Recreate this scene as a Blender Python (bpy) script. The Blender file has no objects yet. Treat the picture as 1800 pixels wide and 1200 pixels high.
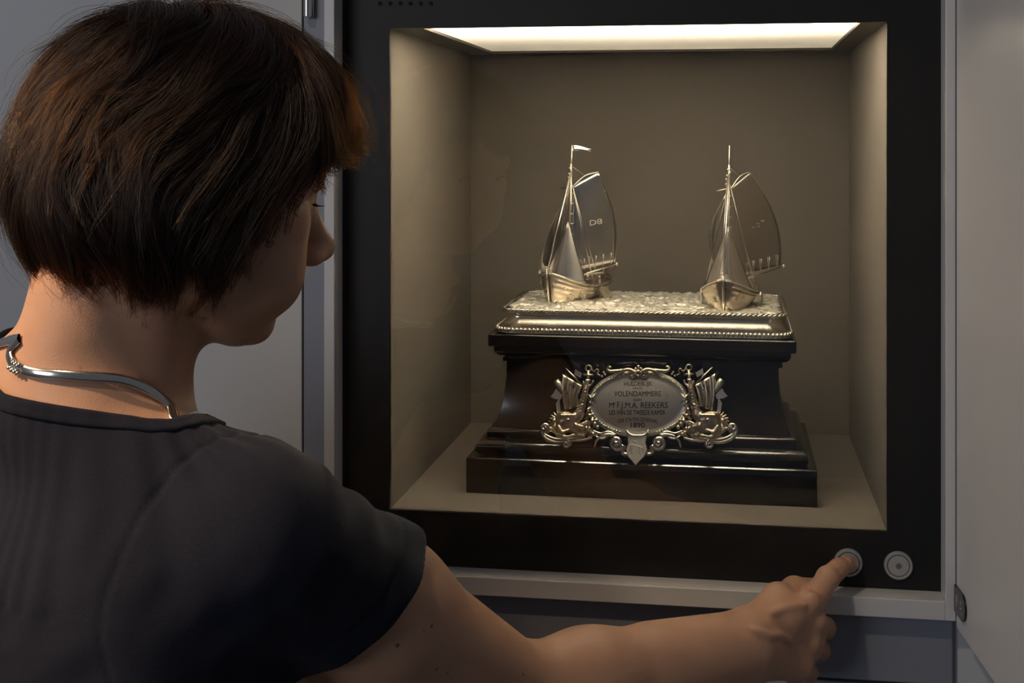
import bpy, bmesh, math, random
import numpy as np
from mathutils import Vector, Matrix

# ------------------------------------------------------------------ camera, world, lights, exposure
scene = bpy.context.scene
COL = scene.collection
F_PX, HOR = 2394.0, 248.0               # focal length in pixels, horizon row (of 1800 x 1200)
YAW = math.radians(9.25)
CAM_D, EYE = 1.372, 1.54                # distance of the lens from the case front (plane y = 0), eye height
sN, cS = math.sin(YAW), math.cos(YAW)
AX = np.array([-sN, cS, 0.0]); RT = np.array([cS, sN, 0.0]); UP = np.array([0, 0, 1.0])
CAM = np.array([0.0, -CAM_D, EYE])

cam_d = bpy.data.cameras.new('camera'); cam = bpy.data.objects.new('camera', cam_d); COL.objects.link(cam)
cam.location = CAM; cam.rotation_euler = (math.radians(90), 0, YAW)
cam_d.sensor_width = 36.0; cam_d.lens = F_PX / 1800 * 36.0
cam_d.shift_y = -(600 - HOR) / 1800.0
cam_d.clip_start = 0.02; cam_d.clip_end = 60
scene.camera = cam
scene.view_settings.view_transform = 'Standard'; scene.view_settings.look = 'None'
scene.view_settings.gamma = 1.0; scene.view_settings.use_curve_mapping = False
scene.view_settings.exposure = 0.0

world = bpy.data.worlds.new('room_ambience'); scene.world = world; world.use_nodes = True
bgn = world.node_tree.nodes['Background']
bgn.inputs[0].default_value = (0.72, 0.76, 0.88, 1); bgn.inputs[1].default_value = 0.08

def area(name, loc, target, sx, sy, power, color, spread=180):
    l = bpy.data.lights.new(name, 'AREA'); l.shape = 'RECTANGLE'; l.size = sx; l.size_y = sy
    l.energy = power; l.color = color; l.spread = math.radians(spread)
    o = bpy.data.objects.new(name, l); COL.objects.link(o); o.location = loc
    o.rotation_euler = (Vector(target) - Vector(loc)).to_track_quat('-Z', 'Y').to_euler()
    return o
def spot(name, loc, target, power, color, angle, blend=0.5, radius=0.03):
    l = bpy.data.lights.new(name, 'SPOT'); l.energy = power; l.color = color
    l.spot_size = math.radians(angle); l.spot_blend = blend; l.shadow_soft_size = radius
    o = bpy.data.objects.new(name, l); COL.objects.link(o); o.location = loc
    o.rotation_euler = (Vector(target) - Vector(loc)).to_track_quat('-Z', 'Y').to_euler()
    return o
# ceiling track lamp of the gallery, high on the left: throws the hair's shadow across the neck
spot('gallery_spot_offscreen', (-1.95, -1.30, 2.80), (-0.52, -0.50, 1.38), 260, (1.0, 0.72, 0.45), 13.5, 0.9, 0.035)
# its neighbour on the track: throws the hand's shadow down to the right over the rail
spot('track_spot_offscreen', (-0.75, -1.30, 2.85), (0.05, -0.15, 1.15), 30, (1.0, 0.82, 0.60), 44, 0.9, 0.05)
# added cool fill for the room's daylight: unseen area light well behind the visitor
area('daylight_fill_offscreen', (-2.7, -4.0, 2.2), (-0.4, 0.0, 1.3), 1.6, 1.6, 36, (0.86, 0.90, 1.0))
# the case itself is lit by the LED bar behind its opal ceiling panel (built with the case)

# ------------------------------------------------------------------ helpers
def at(px, py, t):                       # point at camera depth t
    return CAM + t * (AX + (px - 900) / F_PX * RT + (HOR - py) / F_PX * UP)
def onY(px, py, Y):
    r = AX + (px - 900) / F_PX * RT + (HOR - py) / F_PX * UP
    return CAM + r * ((Y - CAM[1]) / r[1])
def onZ(px, py, Z):
    r = AX + (px - 900) / F_PX * RT + (HOR - py) / F_PX * UP
    return CAM + r * ((Z - CAM[2]) / r[2])

def mk(name, V, Fs, mat=None, parent=None, smooth=False, autosmooth=None):
    me = bpy.data.meshes.new(name)
    V = np.asarray(V, float).reshape(-1, 3)
    me.from_pydata([tuple(v) for v in V], [], [tuple(int(i) for i in f) for f in Fs])
    me.validate(); me.update()
    if smooth: me.polygons.foreach_set('use_smooth', [True] * len(me.polygons))
    o = bpy.data.objects.new(name, me); COL.objects.link(o)
    if mat is not None: me.materials.append(mat)
    if parent is not None:
        o.parent = parent
        o.matrix_parent_inverse = Matrix.Translation(-parent.location) if parent.parent is None else Matrix.Identity(4)
    if autosmooth is not None:
        bm = bmesh.new(); bm.from_mesh(me)
        for e in bm.edges:
            if len(e.link_faces) == 2 and e.calc_face_angle(0) > math.radians(autosmooth): e.smooth = False
        for f in bm.faces: f.smooth = True
        bm.to_mesh(me); bm.free()
    return o
def empty(name, loc):
    o = bpy.data.objects.new(name, None); COL.objects.link(o); o.location = loc; o.empty_display_size = 0.05
    return o
def tag(o, label=None, cat=None, group=None, kind=None):
    for k, v in (('label', label), ('category', cat), ('group', group), ('kind', kind)):
        if v: o[k] = v
    return o

class MB:
    """collects shapes into one mesh"""
    def __init__(s): s.V = []; s.F = []
    def add(s, V, Fs):
        n = len(s.V); s.V.extend([tuple(v) for v in V]); s.F.extend([tuple(i + n for i in f) for f in Fs]); return s
    def box(s, x0, x1, y0, y1, z0, z1, bev=0.0):
        if bev <= 0:
            V = [(x, y, z) for z in (z0, z1) for y in (y0, y1) for x in (x0, x1)]
            return s.add(V, [(0, 2, 3, 1), (4, 5, 7, 6), (0, 1, 5, 4), (2, 6, 7, 3), (0, 4, 6, 2), (1, 3, 7, 5)])
        bm = bmesh.new(); bmesh.ops.create_cube(bm, size=1)
        for v in bm.verts:
            v.co = Vector(((x0 + x1) / 2 + v.co.x * (x1 - x0), (y0 + y1) / 2 + v.co.y * (y1 - y0), (z0 + z1) / 2 + v.co.z * (z1 - z0)))
        bmesh.ops.bevel(bm, geom=bm.edges[:], offset=bev, segments=2, affect='EDGES', profile=0.5)
        bm.verts.index_update()
        s.add([v.co[:] for v in bm.verts], [[v.index for v in f.verts] for f in bm.faces]); bm.free(); return s
    def tube(s, pts, rad, n=8, cap=True, flat=None):
        P = np.asarray(pts, float); m = len(P)
        R = np.full(m, rad, float) if np.isscalar(rad) else np.asarray(rad, float)
        T = np.gradient(P, axis=0); T /= np.linalg.norm(T, axis=1)[:, None] + 1e-12
        ref = np.array([0, 0, 1.0]) if abs(T[0][2]) < 0.9 else np.array([1.0, 0, 0])
        if flat is not None: ref = np.asarray(flat, float)
        A = np.zeros((m, 3)); a = np.cross(T[0], ref); a /= np.linalg.norm(a)
        V = []
        for i in range(m):
            a = a - T[i] * (a @ T[i]); a /= np.linalg.norm(a) + 1e-12
            b = np.cross(T[i], a)
            for k in range(n):
                q = 2 * math.pi * k / n
                V.append(P[i] + R[i] * (math.cos(q) * a + math.sin(q) * b))
        Fs = []
        for i in range(m - 1):
            for k in range(n):
                Fs.append((i * n + k, i * n + (k + 1) % n, (i + 1) * n + (k + 1) % n, (i + 1) * n + k))
        if cap: Fs += [tuple(range(n))[::-1], tuple((m - 1) * n + k for k in range(n))]
        return s.add(V, Fs)
    def ball(s, c, r, nu=10, nv=6, R=None):
        r = np.full(3, r, float) if np.isscalar(r) else np.asarray(r, float)
        V = []; Fs = []
        for j in range(nv + 1):
            th = math.pi * j / nv
            for i in range(nu):
                ph = 2 * math.pi * i / nu
                p = np.array([math.sin(th) * math.cos(ph), math.sin(th) * math.sin(ph), math.cos(th)]) * r
                V.append((p if R is None else R @ p) + np.asarray(c))
        for j in range(nv):
            for i in range(nu):
                Fs.append((j * nu + i, (j + 1) * nu + i, (j + 1) * nu + (i + 1) % nu, j * nu + (i + 1) % nu))
        return s.add(V, Fs)
    def lathe(s, prof, c, axis, n=32):
        """prof: list of (r, h) along axis from c"""
        axis = np.asarray(axis, float); axis /= np.linalg.norm(axis)
        ref = np.array([0, 0, 1.0]) if abs(axis[2]) < 0.9 else np.array([1.0, 0, 0])
        a = np.cross(axis, ref); a /= np.linalg.norm(a); b = np.cross(axis, a)
        V = []; Fs = []
        for r, h in prof:
            for k in range(n):
                q = 2 * math.pi * k / n
                V.append(np.asarray(c) + axis * h + r * (math.cos(q) * a + math.sin(q) * b))
        for i in range(len(prof) - 1):
            for k in range(n):
                Fs.append((i * n + k, i * n + (k + 1) % n, (i + 1) * n + (k + 1) % n, (i + 1) * n + k))
        Fs.append(tuple(range(n))[::-1]); Fs.append(tuple((len(prof) - 1) * n + k for k in range(n)))
        return s.add(V, Fs)
    def loft(s, rings, closed=True, caps=True):
        n = len(rings[0]); V = [p for r in rings for p in r]; Fs = []
        for i in range(len(rings) - 1):
            for k in range(n if closed else n - 1):
                Fs.append((i * n + k, i * n + (k + 1) % n, (i + 1) * n + (k + 1) % n, (i + 1) * n + k))
        if caps: Fs += [tuple(range(n))[::-1], tuple((len(rings) - 1) * n + k for k in range(n))]
        return s.add(V, Fs)
    def build(s, name, mat, parent=None, smooth=False, autosmooth=None):
        return mk(name, s.V, s.F, mat, parent, smooth, autosmooth)

def recalc(o):
    bm = bmesh.new(); bm.from_mesh(o.data); bmesh.ops.recalc_face_normals(bm, faces=bm.faces[:]); bm.to_mesh(o.data); bm.free(); return o
def rrect(cx, cy, hx, hy, r, z, n=6):
    P = []
    for (sx, sy, a0) in ((1, 1, 0), (-1, 1, 90), (-1, -1, 180), (1, -1, 270)):
        for k in range(n + 1):
            q = math.radians(a0 + 90 * k / n)
            P.append((cx + sx * (hx - r) + r * math.cos(q), cy + sy * (hy - r) + r * math.sin(q), z))
    return P
def spline(pts, n):
    """Catmull-Rom through pts"""
    P = np.asarray(pts, float); P = np.vstack([2 * P[0] - P[1], P, 2 * P[-1] - P[-2]])
    m = len(P) - 3; out = []
    for u in np.linspace(0, m - 1e-9, n):
        i = int(u); t = u - i; a, b, c, d = P[i:i + 4]
        out.append(0.5 * ((2 * b) + (-a + c) * t + (2 * a - 5 * b + 4 * c - d) * t * t + (-a + 3 * b - 3 * c + d) * t ** 3))
    return np.array(out)

# ------------------------------------------------------------------ materials
def new_mat(name):
    m = bpy.data.materials.new(name); m.use_nodes = True
    nt = m.node_tree; return m, nt, nt.nodes['Principled BSDF']
def pbr(name, col, rough=0.5, metal=0.0, var=0.06, nscale=40, bump=0.0, bscale=400, coat=0.0, rvar=0.0, spec=0.5, sheen=0.0, aniso=0.0):
    m, nt, b = new_mat(name); N = nt.nodes; L = nt.links
    tc = N.new('ShaderNodeTexCoord'); nz = N.new('ShaderNodeTexNoise'); nz.inputs['Scale'].default_value = nscale; nz.inputs['Detail'].default_value = 5
    L.new(tc.outputs['Object'], nz.inputs['Vector'])
    mx = N.new('ShaderNodeMix'); mx.data_type = 'RGBA'
    mx.inputs[6].default_value = tuple(c * (1 - var) for c in col) + (1,); mx.inputs[7].default_value = tuple(min(1, c * (1 + var)) for c in col) + (1,)
    L.new(nz.outputs['Fac'], mx.inputs[0]); L.new(mx.outputs[2], b.inputs['Base Color'])
    b.inputs['Metallic'].default_value = metal; b.inputs['Specular IOR Level'].default_value = spec
    b.inputs['Coat Weight'].default_value = coat; b.inputs['Coat Roughness'].default_value = 0.06
    b.inputs['Sheen Weight'].default_value = sheen; b.inputs['Anisotropic'].default_value = aniso
    if rvar:
        mr = N.new('ShaderNodeMapRange'); mr.inputs[3].default_value = max(0.02, rough - rvar); mr.inputs[4].default_value = rough + rvar
        L.new(nz.outputs['Fac'], mr.inputs[0]); L.new(mr.outputs[0], b.inputs['Roughness'])
    else: b.inputs['Roughness'].default_value = rough
    if bump:
        n2 = N.new('ShaderNodeTexNoise'); n2.inputs['Scale'].default_value = bscale; n2.inputs['Detail'].default_value = 3
        L.new(tc.outputs['Object'], n2.inputs['Vector'])
        bp = N.new('ShaderNodeBump'); bp.inputs['Strength'].default_value = bump; bp.inputs['Distance'].default_value = 0.001
        L.new(n2.outputs['Fac'], bp.inputs['Height']); L.new(bp.outputs['Normal'], b.inputs['Normal'])
    return m

M = {}
M['door'] = pbr('white_lacquer_door', (0.62, 0.61, 0.60), 0.36, var=0.015, nscale=6, spec=0.4)
M['frame'] = pbr('pale_aluminium_frame', (0.60, 0.59, 0.59), 0.45, metal=0.1, var=0.03)
M['frame_dark'] = pbr('blue_grey_jamb', (0.25, 0.26, 0.31), 0.5, var=0.03)
M['lower'] = pbr('blue_grey_panel', (0.21, 0.22, 0.26), 0.55, var=0.04, nscale=8)
M['bezel'] = pbr('matt_black_panel', (0.008, 0.0075, 0.007), 0.5, var=0.1, bump=0.05, bscale=1500, spec=0.35)
M['case'] = pbr('beige_grey_case_lining', (0.125, 0.108, 0.086), 0.8, var=0.03, nscale=200, bump=0.12, bscale=1800)
M['floor'] = pbr('grey_floor', (0.16, 0.155, 0.15), 0.5, var=0.08, nscale=5)
M['wall'] = pbr('pale_grey_wall', (0.50, 0.50, 0.50), 0.7, var=0.02, nscale=5)
M['wood'] = pbr('ebonised_wood', (0.010, 0.0075, 0.006), 0.18, var=0.25, nscale=18, coat=0.3, spec=0.5)
M['silver'] = pbr('silver', (0.80, 0.74, 0.64), 0.24, metal=1.0, var=0.05, nscale=60, rvar=0.06)
M['silver_bright'] = pbr('polished_silver', (0.86, 0.82, 0.75), 0.17, metal=1.0, var=0.03, nscale=80, rvar=0.04)
M['silver_sail'] = pbr('burnished_silver_sheet', (0.66, 0.63, 0.58), 0.25, metal=1.0, var=0.06, nscale=50, rvar=0.05)
M['silver_matt'] = pbr('frosted_silver', (0.95, 0.90, 0.80), 0.44, metal=0.85, var=0.08, nscale=120, bump=0.35, bscale=600)
M['silver_old'] = pbr('chased_silver', (0.62, 0.54, 0.43), 0.30, metal=1.0, var=0.22, nscale=160, rvar=0.1)
M['silver_satin'] = pbr('satin_silver', (0.78, 0.74, 0.67), 0.42, metal=1.0, var=0.03, nscale=80, rvar=0.04)
M['engraved'] = pbr('engraved_black', (0.035, 0.028, 0.02), 0.5, var=0.1)
M['engraved_soft'] = pbr('engraved_light_line', (0.30, 0.25, 0.19), 0.4, metal=0.6, var=0.1)
M['chrome'] = pbr('chrome', (0.75, 0.75, 0.76), 0.18, metal=1.0, var=0.03)
M['steel'] = pbr('satin_steel', (0.44, 0.43, 0.42), 0.42, metal=0.35, var=0.04, nscale=200)
M['black_gloss'] = pbr('black_gloss_plastic', (0.008, 0.008, 0.008), 0.2, var=0.1)
M['hole'] = pbr('dark_hole', (0.002, 0.002, 0.002), 0.9, var=0.1)
M['mark'] = pbr('pale_print', (0.55, 0.5, 0.42), 0.5, var=0.05)
M['jeans'] = pbr('dark_blue_denim', (0.03, 0.035, 0.055), 0.85, var=0.2, nscale=300, bump=0.3, bscale=1200)
M['shoe'] = pbr('dark_leather', (0.02, 0.017, 0.015), 0.45, var=0.15)

# ------------------------------------------------------------------ the setting: floor, wall, case
XL, XR = -0.352, 0.1478                 # opening
ZT, ZB = EYE + 0.1167, EYE - 0.3818
DEPTH = 0.4435
BXL, BXR, BZB, BZT = -0.4025, 0.1985, EYE - 0.4372, EYE + 0.33     # black bezel
PR = -0.029                             # front of the proud metal frame

tag(MB().box(-4, 4, -5, 0.9, -0.05, 0.0).build('floor', M['floor']), kind='structure')
wf = MB()
wf.box(-4, -0.4368, -0.004, 0.08, 0, 2.9); wf.box(0.2082, 4, -0.004, 0.08, 0, 2.9)
wf.box(-0.4368, 0.2082, -0.004, 0.08, BZT + 0.0202, 2.9)
tag(wf.build('wall_front', M['wall']), 'pale grey gallery wall around the display case', kind='structure')
lw = MB().box(-0.4366, 0.2080, -0.012, 0.06, EYE - 0.5235, EYE - 0.456, 0.0015)
lwo = tag(lw.build('wall_lower', M['lower']), 'blue grey panel below the display case', kind='structure')
MB().box(-0.4366, 0.2080, -0.012, 0.06, 0.0, EYE - 0.5265, 0.0015).build('panel', M['lower'], lwo)

case = tag(empty('display_case', (-0.102, 0.2, ZB)), 'black fronted wall display case with a lit glass window', 'display case')
# bezel, a plate with a square opening
bz = MB()
o4 = [(BXL, BZB), (BXR, BZB), (BXR, BZT), (BXL, BZT)]; i4 = [(XL, ZB), (XR, ZB), (XR, ZT), (XL, ZT)]
for y0 in (0.0,):
    V = [(x, 0.0, z) for x, z in o4] + [(x, 0.0, z) for x, z in i4] + [(x, 0.006, z) for x, z in o4] + [(x, 0.006, z) for x, z in i4]
    Fs = []
    for k in range(4):
        j = (k + 1) % 4
        Fs += [(k, j, 4 + j, 4 + k), (8 + k, 12 + k, 12 + j, 8 + j), (4 + k, 4 + j, 12 + j, 12 + k), (k, 8 + k, 8 + j, j)]
    bz.add(V, Fs)
recalc(bz.build('bezel', M['bezel'], case))
def case_panel(name, mat, x0, x1, y0, y1, z0, z1): return MB().box(x0, x1, y0, y1, z0, z1).build(name, mat, case)
W = 0.012
case_panel('side_panel', M['case'], XL - W, XL, 0.006, DEPTH, ZB - W, ZT + W)
case_panel('side_panel', M['case'], XR, XR + W, 0.006, DEPTH, ZB - W, ZT + W)
case_panel('back_panel', M['case'], XL - W, XR + W, DEPTH, DEPTH + W, ZB - W, ZT + 0.08)
case_panel('case_floor', M['case'], XL, XR, 0.006, DEPTH, ZB - W, ZB)
# case ceiling with the opening of the light box
LX0, LX1, LY0, LY1 = -0.318, 0.1235, 0.010, 0.415
cc = MB(); cc.box(XL, LX0, 0.006, DEPTH, ZT, ZT + 0.004); cc.box(LX1, XR, 0.006, DEPTH, ZT, ZT + 0.004)
cc.box(LX0, LX1, LY1, DEPTH, ZT, ZT + 0.004); cc.box(LX0, LX1, 0.006, LY0, ZT, ZT + 0.004)
cc.build('case_ceiling', M['case'], case)
# light box above: white cavity, LED bar at the front, opal diffuser sheet
M['cavity'] = pbr('white_light_box', (0.55, 0.54, 0.52), 0.8, var=0.01)
lb = MB(); H = 0.075
lb.box(LX0 - 0.006, LX1 + 0.006, 0.006, LY1 + 0.006, ZT + H, ZT + H + 0.004)
lb.box(LX0 - 0.006, LX0, 0.006, LY1 + 0.006, ZT + 0.004, ZT + H); lb.box(LX1, LX1 + 0.006, 0.006, LY1 + 0.006, ZT + 0.004, ZT + H)
lb.box(LX0, LX1, 0.006, 0.010, ZT + 0.004, ZT + H); lb.box(LX0, LX1, LY1, LY1 + 0.006, ZT + 0.004, ZT + H)
lb.build('light_box', M['cavity'], case)
m, nt, b = new_mat('led_bar'); nt.nodes.remove(b); em = nt.nodes.new('ShaderNodeEmission')
em.inputs[0].default_value = (1.0, 0.89, 0.72, 1); em.inputs[1].default_value = 280
nt.links.new(em.outputs[0], nt.nodes['Material Output'].inputs[0]); M['led'] = m
MB().box(LX0 + 0.004, LX1 - 0.004, 0.014, 0.028, ZT + 0.036, ZT + 0.040).build('led_bar', M['led'], case)
m, nt, b = new_mat('opal_diffuser'); N = nt.nodes; L = nt.links
tr = N.new('ShaderNodeBsdfTranslucent'); tr.inputs[0].default_value = (0.9, 0.87, 0.80, 1)
df = N.new('ShaderNodeBsdfDiffuse'); df.inputs[0].default_value = (0.8, 0.78, 0.74, 1); ms = N.new('ShaderNodeMixShader'); ms.inputs[0].default_value = 0.25
N.remove(b); L.new(tr.outputs[0], ms.inputs[1]); L.new(df.outputs[0], ms.inputs[2]); L.new(ms.outputs[0], N['Material Output'].inputs[0]); M['opal'] = m
mk('light_diffuser', [(LX0, LY0, ZT + 0.003), (LX1, LY0, ZT + 0.003), (LX1, LY1, ZT + 0.003), (LX0, LY1, ZT + 0.003)], [(0, 1, 2, 3)], M['opal'], case)
# glass pane: clear, fresnel mirror, faint wiping arcs, dust specks
m, nt, b = new_mat('clear_glass'); N = nt.nodes; L = nt.links; N.remove(b)
tp = N.new('ShaderNodeBsdfTransparent'); tp.inputs[0].default_value = (0.97, 0.975, 0.97, 1)
gl = N.new('ShaderNodeBsdfGlossy'); gl.inputs['Roughness'].default_value = 0.0
fr = N.new('ShaderNodeFresnel'); fr.inputs[0].default_value = 1.5
mp = N.new('ShaderNodeMath'); mp.operation = 'MULTIPLY'; mp.inputs[1].default_value = 2.0
L.new(fr.outputs[0], mp.inputs[0])
m1 = N.new('ShaderNodeMixShader'); L.new(mp.outputs[0], m1.inputs[0]); L.new(tp.outputs[0], m1.inputs[1]); L.new(gl.outputs[0], m1.inputs[2])
dd = N.new('ShaderNodeBsdfDiffuse'); dd.inputs[0].default_value = (0.9, 0.88, 0.85, 1)
tc = N.new('ShaderNodeTexCoord')
mpg = N.new('ShaderNodeMapping'); mpg.inputs['Location'].default_value = (0.082, 0, -(EYE - 0.10)); L.new(tc.outputs['Object'], mpg.inputs[0])
wv = N.new('ShaderNodeTexWave'); wv.wave_type = 'RINGS'; wv.rings_direction = 'Y'; wv.inputs['Scale'].default_value = 38; wv.inputs['Distortion'].default_value = 1.2; wv.inputs['Detail'].default_value = 2
L.new(mpg.outputs[0], wv.inputs['Vector'])
pw = N.new('ShaderNodeMath'); pw.operation = 'POWER'; pw.inputs[1].default_value = 14; L.new(wv.outputs['Fac'], pw.inputs[0])
ln = N.new('ShaderNodeVectorMath'); ln.operation = 'LENGTH'; L.new(mpg.outputs[0], ln.inputs[0])
mrg = N.new('ShaderNodeMapRange'); mrg.inputs[1].default_value = 0.03; mrg.inputs[2].default_value = 0.13; mrg.inputs[3].default_value = 0.035; mrg.inputs[4].default_value = 0.0
L.new(ln.outputs['Value'], mrg.inputs[0])
mu = N.new('ShaderNodeMath'); mu.operation = 'MULTIPLY'; L.new(pw.outputs[0], mu.inputs[0]); L.new(mrg.outputs[0], mu.inputs[1])
vo = N.new('ShaderNodeTexVoronoi'); vo.inputs['Scale'].default_value = 70; L.new(tc.outputs['Object'], vo.inputs['Vector'])
lt = N.new('ShaderNodeMath'); lt.operation = 'LESS_THAN'; lt.inputs[1].default_value = 0.028; L.new(vo.outputs['Distance'], lt.inputs[0])
ls = N.new('ShaderNodeMath'); ls.operation = 'MULTIPLY'; ls.inputs[1].default_value = 0.2; L.new(lt.outputs[0], ls.inputs[0])
ad = N.new('ShaderNodeMath'); ad.operation = 'ADD'; L.new(mu.outputs[0], ad.inputs[0]); L.new(ls.outputs[0], ad.inputs[1])
m2 = N.new('ShaderNodeMixShader'); L.new(ad.outputs[0], m2.inputs[0]); L.new(m1.outputs[0], m2.inputs[1]); L.new(dd.outputs[0], m2.inputs[2])
L.new(m2.outputs[0], N['Material Output'].inputs[0]); M['glass'] = m
mk('glass_pane', [(XL - .002, 0.0062, ZB - .002), (XR + .002, 0.0062, ZB - .002), (XR + .002, 0.0062, ZT + .002), (XL - .002, 0.0062, ZT + .002)], [(0, 1, 2, 3)], M['glass'], case)
# proud metal frame
fx0, fx1 = BXL, BXR
MB().box(fx1, fx1 + 0.0095, PR, 0.006, EYE - 0.4555, BZT, 0.0008).build('frame_stile', M['frame'], case)
MB().box(fx0 - 0.011, fx0, PR, 0.006, EYE - 0.4555, BZT, 0.0008).build('frame_stile', M['frame'], case)
MB().box(fx0, fx1, PR, 0.006, EYE - 0.4555, BZB, 0.0008).build('frame_rail', M['frame'], case)
MB().box(fx0, fx1, PR, 0.006, BZT, BZT + 0.02, 0.0008).build('frame_rail', M['frame'], case)
# jamb between the frame and the left door
MB().box(fx0 - 0.034, fx0 - 0.011, PR + 0.004, 0.006, EYE - 0.4555, BZT + 0.02, 0.0008).build('jamb', M['frame_dark'], case)
# vent holes in the bezel
for k in range(6):
    p = onY(668 + k * 17.9, 6.0, -0.0002)
    MB().lathe([(0.0022, 0), (0.0022, 0.0003)], p, (0, -1, 0), 14).build('vent_hole', M['hole'], case)
# push buttons
for (px, py) in ((1491, 988), (1579, 993)):
    p = onY(px, py, 0.0)
    ring = MB().lathe([(0.0112, -0.002), (0.0138, -0.001), (0.0138, 0.0018), (0.0128, 0.0034), (0.0113, 0.0034), (0.0106, 0.0016), (0.0106, 0.0004)], p, (0, -1, 0), 48).build('push_button', M['steel'], case, autosmooth=50)
    cap = MB().lathe([(0.0101, 0.0), (0.0101, 0.0022), (0.0097, 0.0027), (0.0001, 0.0029)], p, (0, -1, 0), 48).build('button_cap', M['steel'], ring, autosmooth=50)
    MB().lathe([(0.0031, 0.0), (0.0031, 0.0031), (0.0027, 0.0033), (0.0001, 0.0033)], p, (0, -1, 0), 6).build('button_lens', pbr('smoked_lens', (0.13, 0.125, 0.12), 0.4), ring)

# doors
def door(name, hx, hy, dx, dy, width, z0, z1, th, label, side):
    d = np.array([dx, dy, 0.0]); d /= np.linalg.norm(d); n = np.array([-d[1], d[0], 0.0]) * side
    h = np.array([hx, hy, 0.0]); V = []
    for z in (z0, z1):
        for a in (0, width):
            for q in (0, th): V.append(h + d * a + n * q + np.array([0, 0, z]))
    o = mk(name, V, [(0, 1, 3, 2), (4, 6, 7, 5), (0, 4, 5, 1), (2, 3, 7, 6), (0, 2, 6, 4), (1, 5, 7, 3)], M['door'])
    recalc(o)
    bv = o.modifiers.new('soft_edge', 'BEVEL'); bv.width = 0.0012; bv.segments = 2
    return tag(o, label, kind='structure'), d, n
# right door swung out a little past a right angle
d2, dd2, dn2 = door('door_2', BXR + 0.0097, PR - 0.001, 0.0805, -0.997, 0.30, EYE - 0.461, EYE + 0.36, 0.018, 'pale lacquered case door swung open past a right angle', 1)
# left door folded back against the wall
d1, dd1, dn1 = door('door_1', BXL - 0.035, PR + 0.002, -0.985, -0.13, 0.38, EYE - 0.461, EYE + 0.36, 0.018, 'pale lacquered case door folded back beside the jamb', -1)
# chrome hinge on the left door
hp = onY(541, -10, PR - 0.004)
hg = MB().tube([(hp[0], hp[1], hp[2] - 0.0225), (hp[0], hp[1], hp[2] + 0.05)], 0.0042, 16)
hg.box(hp[0] - 0.004, hp[0] + 0.0055, hp[1] + 0.001, hp[1] + 0.004, hp[2] - 0.0235, hp[2] + 0.05, 0.0006)
hg.build('hinge', M['chrome'], d1, autosmooth=40)
# black latch tongue on the right door
zc = EYE - 0.4325
outl = [(0.0, -0.0125)] + [(0.028 + 0.0125 * math.cos(q), 0.0125 * math.sin(q)) for q in np.linspace(-math.pi / 2, math.pi / 2, 13)] + [(0.0, 0.0125)]
base = np.array([BXR + 0.0097, PR - 0.001, zc])
r0 = [base + dd2 * a - dn2 * 0.0 + UP * zz for a, zz in outl]; r1 = [p - dn2 * 0.0022 for p in r0]
lp = recalc(MB().loft([r0, r1]).build('latch_plate', M['black_gloss'], d2))
mm = MB()
random.seed(4)
for (a, zz, w_, h_) in [(0.009, 0.004, .002, .003), (0.009, 0.0, .002, .003), (0.009, -0.004, .002, .003), (0.012, 0.002, .002, .006), (0.025, -0.002, .003, .002), (0.025, 0.003, .002, .004), (0.028, -0.006, .002, .003)]:
    c0 = base + dd2 * a + UP * zz - dn2 * 0.00225
    q = [c0 + dd2 * (sx * w_ / 2) + UP * (sz * h_ / 2) for sx, sz in ((-1, -1), (1, -1), (1, 1), (-1, 1))]
    mm.add(q, [(0, 1, 2, 3)])
mm.build('print_marks', M['mark'], lp)

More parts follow.
